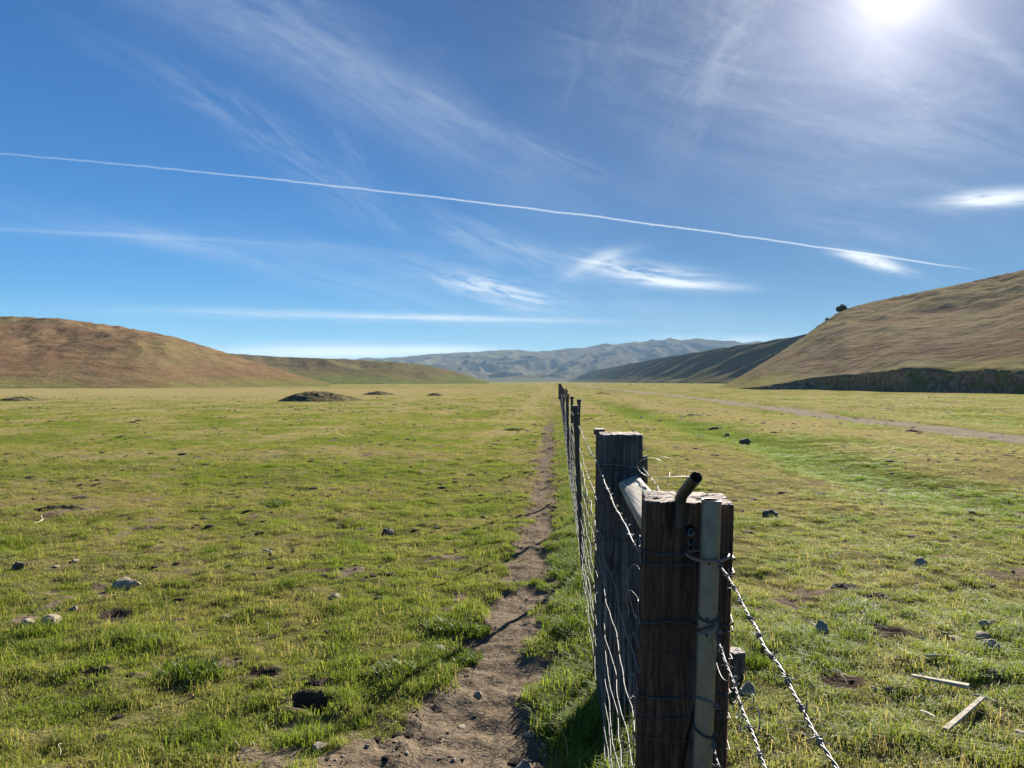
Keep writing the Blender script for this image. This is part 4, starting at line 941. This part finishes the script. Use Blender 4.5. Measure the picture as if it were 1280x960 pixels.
# ------------------------------------------------------------------ sky
def sky():
    w = bpy.data.worlds.new('World'); scene.world = w; w.use_nodes = True; t = NT(w.node_tree)
    D = t.n('ShaderNodeTexCoord').outputs['Generated']
    sk = t.n('ShaderNodeTexSky', sky_type='NISHITA', sun_disc=False, sun_elevation=SUN_EL, sun_rotation=SUN_AZ, altitude=300., air_density=1.0, dust_density=.05, ozone_density=2.6)
    xyz = t.n('ShaderNodeSeparateXYZ', {0: D}); dx, dy, dz = xyz.outputs
    front = t.ss(dy, .05, .25); iy = t.m('DIVIDE', 1., t.m('MAXIMUM', dy, .05))
    u = t.m('MULTIPLY', dx, iy); v = t.m('MULTIPLY', dz, iy)
    def U(px): return (px - 640) / FPX
    def Vv(py): return (HZ - py) / FPX
    # high cirrus: each streak an elongated patch of wind drawn fibres at its own bearing and elevation
    def streak(px, py, ang, L, W, amt, fx=3., fy=22., lo=.40, hi=.75, curve=0., seed=0., detail=6, dist=.6):
        ca, sa = math.cos(R(ang)), math.sin(R(ang)); du = t.m('SUBTRACT', u, U(px)); dv = t.m('SUBTRACT', v, Vv(py))
        a = t.m('ADD', t.m('MULTIPLY', du, ca), t.m('MULTIPLY', dv, sa)); b = t.m('ADD', t.m('MULTIPLY', du, -sa), t.m('MULTIPLY', dv, ca))
        if curve: b = t.m('SUBTRACT', b, t.m('MULTIPLY', t.m('MULTIPLY', a, a), curve))
        n = t.noise(t.vec(t.m('MULTIPLY', a, fx * 1.9), t.m('MULTIPLY', b, fy * 1.9), seed), 1., detail + 4, .72, dist)
        e = t.m('ADD', t.m('POWER', t.m('ABSOLUTE', t.m('DIVIDE', a, L / FPX)), 2.), t.m('POWER', t.m('ABSOLUTE', t.m('DIVIDE', b, W / FPX)), 2.))
        m = t.m('EXPONENT', t.m('MULTIPLY', e, -1.))
        return t.m('MULTIPLY', t.m('MULTIPLY', m, t.ss(n, lo, hi)), amt)
    S = [streak(420, 85, -29, 330, 42, .30, 3, 12, .10, .9, -.15, 1.), streak(330, 10, -24, 250, 60, .16, 4, 14, .3, .8, 0, 1.4), streak(620, 165, -25, 190, 16, .22, 5, 26, .3, .8, .2, 2.),
         streak(360, 190, -35, 190, 26, .22, 4, 22, .38, .75, 0, 3.), streak(440, 190, -58, 80, 14, .10, 8, 30, .4, .7, 0, 3.5), streak(250, 130, -32, 210, 22, .10, 4, 26, .4, .75, 0, 4.),
         streak(806, 342, -9, 78, 12, .95, 7, 46, .34, .62, .5, 5.), streak(752, 322, 22, 38, 7, .55, 9, 30, .2, .62, -2., 6.), streak(860, 355, -4, 60, 5, .75, 8, 60, .2, .6, 0, 5.5), streak(660, 318, -24, 110, 18, .32, 6, 30, .3, .75, 0, 7.),
         streak(620, 363, -14, 75, 15, .80, 7, 42, .36, .64, .3, 8.), streak(580, 300, -32, 60, 12, .16, 8, 30, .35, .7, 0, 8.5), streak(1250, 247, 4, 62, 10, .95, 6, 40, .26, .56, 0, 9.), streak(1225, 252, -2, 40, 5, .5, 6, 40, .10, .55, 0, 9.3),
         streak(1096, 329, -15, 36, 7, 1.0, 9, 40, .28, .54, 0, 10.), streak(1075, 320, -6, 30, 4, .6, 9, 40, .10, .5, 0, 10.4), streak(420, 440, 0, 150, 8.5, .75, 5, 22, .05, .5, 0, 11.), streak(560, 437, 0, 60, 5, .4, 5, 22, .1, .5, 0, 11.3), streak(900, 424, 0, 90, 6, .4, 6, 30, .25, .6, 0, 12.),
         streak(440, 395, -1.5, 270, 6, .40, 4, 70, .25, .68, 0, 13.), streak(560, 398, -1, 150, 3, .35, 4, 60, .2, .6, 0, 14.), streak(330, 330, -14, 330, 14, .15, 3, 26, .3, .7, 0, 15.), streak(240, 300, -5, 300, 14, .14, 3, 24, .3, .7, 0, 15.5),
         streak(620, 345, -9, 300, 40, .14, 3, 14, .35, .75, 0, 16.), streak(1050, 110, -16, 330, 130, .30, 2.2, 9, .30, .85, 0, 17., 8, 1.0), streak(900, 60, 62, 160, 46, .22, 4, 11, .36, .8, 0, 18.), streak(770, 40, 66, 130, 40, .14, 5, 14, .36, .8, 0, 18.7), streak(1080, 240, -6, 220, 40, .13, 3, 16, .35, .8, 0, 19.),
         streak(600, 455, 0, 1500, 75, .20, 1.5, 9, -.2, .7, 0, 22.), streak(1240, 60, -38, 120, 14, .16, 4, 16, .2, .7, 0, 20.), streak(1050, 285, -12, 130, 16, .14, 4, 24, .35, .7, 0, 21.)]
    # aircraft trails
    wob = t.m('MULTIPLY', t.m('SUBTRACT', t.noise(t.vec(t.m('MULTIPLY', u, 14.), 3.), 1., 3, .6), .5), .0050)
    line = t.m('ADD', t.m('ADD', t.m('MULTIPLY', u, -.1213), t.m('MULTIPLY', t.m('MULTIPLY', u, u), -.0269)), t.m('ADD', wob, .228))
    puff = t.noise(t.vec(t.m('MULTIPLY', u, 140.), t.m('MULTIPLY', v, 420.)), 1., 4, .65)
    dd = t.m('DIVIDE', t.m('ABSOLUTE', t.m('SUBTRACT', v, line)), t.m('ADD', .0001, t.m('MULTIPLY', puff, .0019)))
    tr = t.m('MULTIPLY', t.m('EXPONENT', t.m('MULTIPLY', t.m('POWER', dd, 2.), -1.)), t.m('MULTIPLY', t.ss(u, -.8, .2, .18, .62), t.ss(u, .628, .52)))
    S.append(tr)
    l2 = t.m('ADD', t.m('MULTIPLY', u, -.050), .1650); d2 = t.m('DIVIDE', t.m('ABSOLUTE', t.m('SUBTRACT', v, l2)), .0026)
    S.append(t.m('MULTIPLY', t.m('EXPONENT', t.m('MULTIPLY', t.m('POWER', d2, 2.), -1.)), t.m('MULTIPLY', t.ss(u, -.12, -.55, 0., .13), t.ss(puff, .2, .7, .5, 1.))))
    tot = S[0]
    for s in S[1:]: tot = t.m('ADD', tot, s)
    cover = t.m('MULTIPLY', t.m('MINIMUM', tot, .96), front)
    sd = (math.sin(SUN_AZ) * math.cos(SUN_EL), math.cos(SUN_AZ) * math.cos(SUN_EL), math.sin(SUN_EL))
    dp = t.n('ShaderNodeVectorMath', {0: D, 1: sd}, operation='DOT_PRODUCT').outputs['Value']
    th = t.m('ARCCOSINE', t.m('MINIMUM', dp, .999999))
    glow = t.m('ADD', t.m('MULTIPLY', t.m('EXPONENT', t.m('MULTIPLY', t.m('POWER', t.m('DIVIDE', th, .034), 2.), -1.)), 2.2),
               t.m('ADD', t.m('MULTIPLY', t.m('EXPONENT', t.m('DIVIDE', th, -.075)), 6.2), t.m('MULTIPLY', t.m('EXPONENT', t.m('DIVIDE', th, -.34)), .75)))
    dim = t.m('SUBTRACT', 1., t.m('MULTIPLY', t.m('EXPONENT', t.m('MULTIPLY', t.m('POWER', t.m('DIVIDE', th, .85), 2.), -1.)), .70))
    dm = t.n('ShaderNodeVectorMath', {0: t.mix(1., sk.outputs[0], SKY_TINT, 'MULTIPLY')}, operation='SCALE'); t.put(dm.inputs['Scale'], dim)
    base = t.mix(cover, dm.outputs[0], CLOUD)
    gl = t.n('ShaderNodeVectorMath', {0: (1., .93, .95)}, operation='SCALE'); t.put(gl.inputs['Scale'], glow)
    fin = t.n('ShaderNodeVectorMath', {0: base, 1: gl.outputs[0]}, operation='ADD').outputs[0]
    bg = t.n('ShaderNodeBackground', {'Color': fin, 'Strength': SKY_STR}); o = t.t.nodes.new('ShaderNodeOutputWorld'); t.t.links.new(bg.outputs[0], o.inputs[0])
    w.cycles.sampling_method = 'MANUAL'; w.cycles.sample_map_resolution = 1024
SKY_STR = .05; SKY_TINT = (.172, .495, .80); CLOUD = (5.2, 5.7, 6.1)
sky()
sl = bpy.data.lights.new('sun', 'SUN'); sl.energy = 5.0; sl.angle = R(.55); sl.color = (1., .94, .84)
so = bpy.data.objects.new('sun', sl); COL.objects.link(so)
sv = Vector((math.sin(SUN_AZ) * math.cos(SUN_EL), math.cos(SUN_AZ) * math.cos(SUN_EL), math.sin(SUN_EL)))
so.rotation_euler = sv.to_track_quat('Z', 'Y').to_euler(); so.location = sv * 50

# ------------------------------------------------------------------ camera and output
cd = bpy.data.cameras.new('camera'); cd.lens = 27; cd.sensor_width = 36; cd.clip_start = .05; cd.clip_end = 20000
co = bpy.data.objects.new('camera', cd); COL.objects.link(co); co.location = (0, 0, EYE); co.rotation_euler = (R(90) - math.atan((480 - HZ) / FPX), 0, 0)
scene.camera = co
scene.view_settings.view_transform = 'Standard'; scene.view_settings.look = 'None'; scene.view_settings.exposure = 1.74; scene.view_settings.gamma = 1
scene.cycles.use_denoising = True; scene.cycles.max_bounces = 8; scene.cycles.transparent_max_bounces = 8; scene.cycles.volume_bounces = 1; scene.cycles.sample_clamp_indirect = 6
scene.render.film_transparent = False
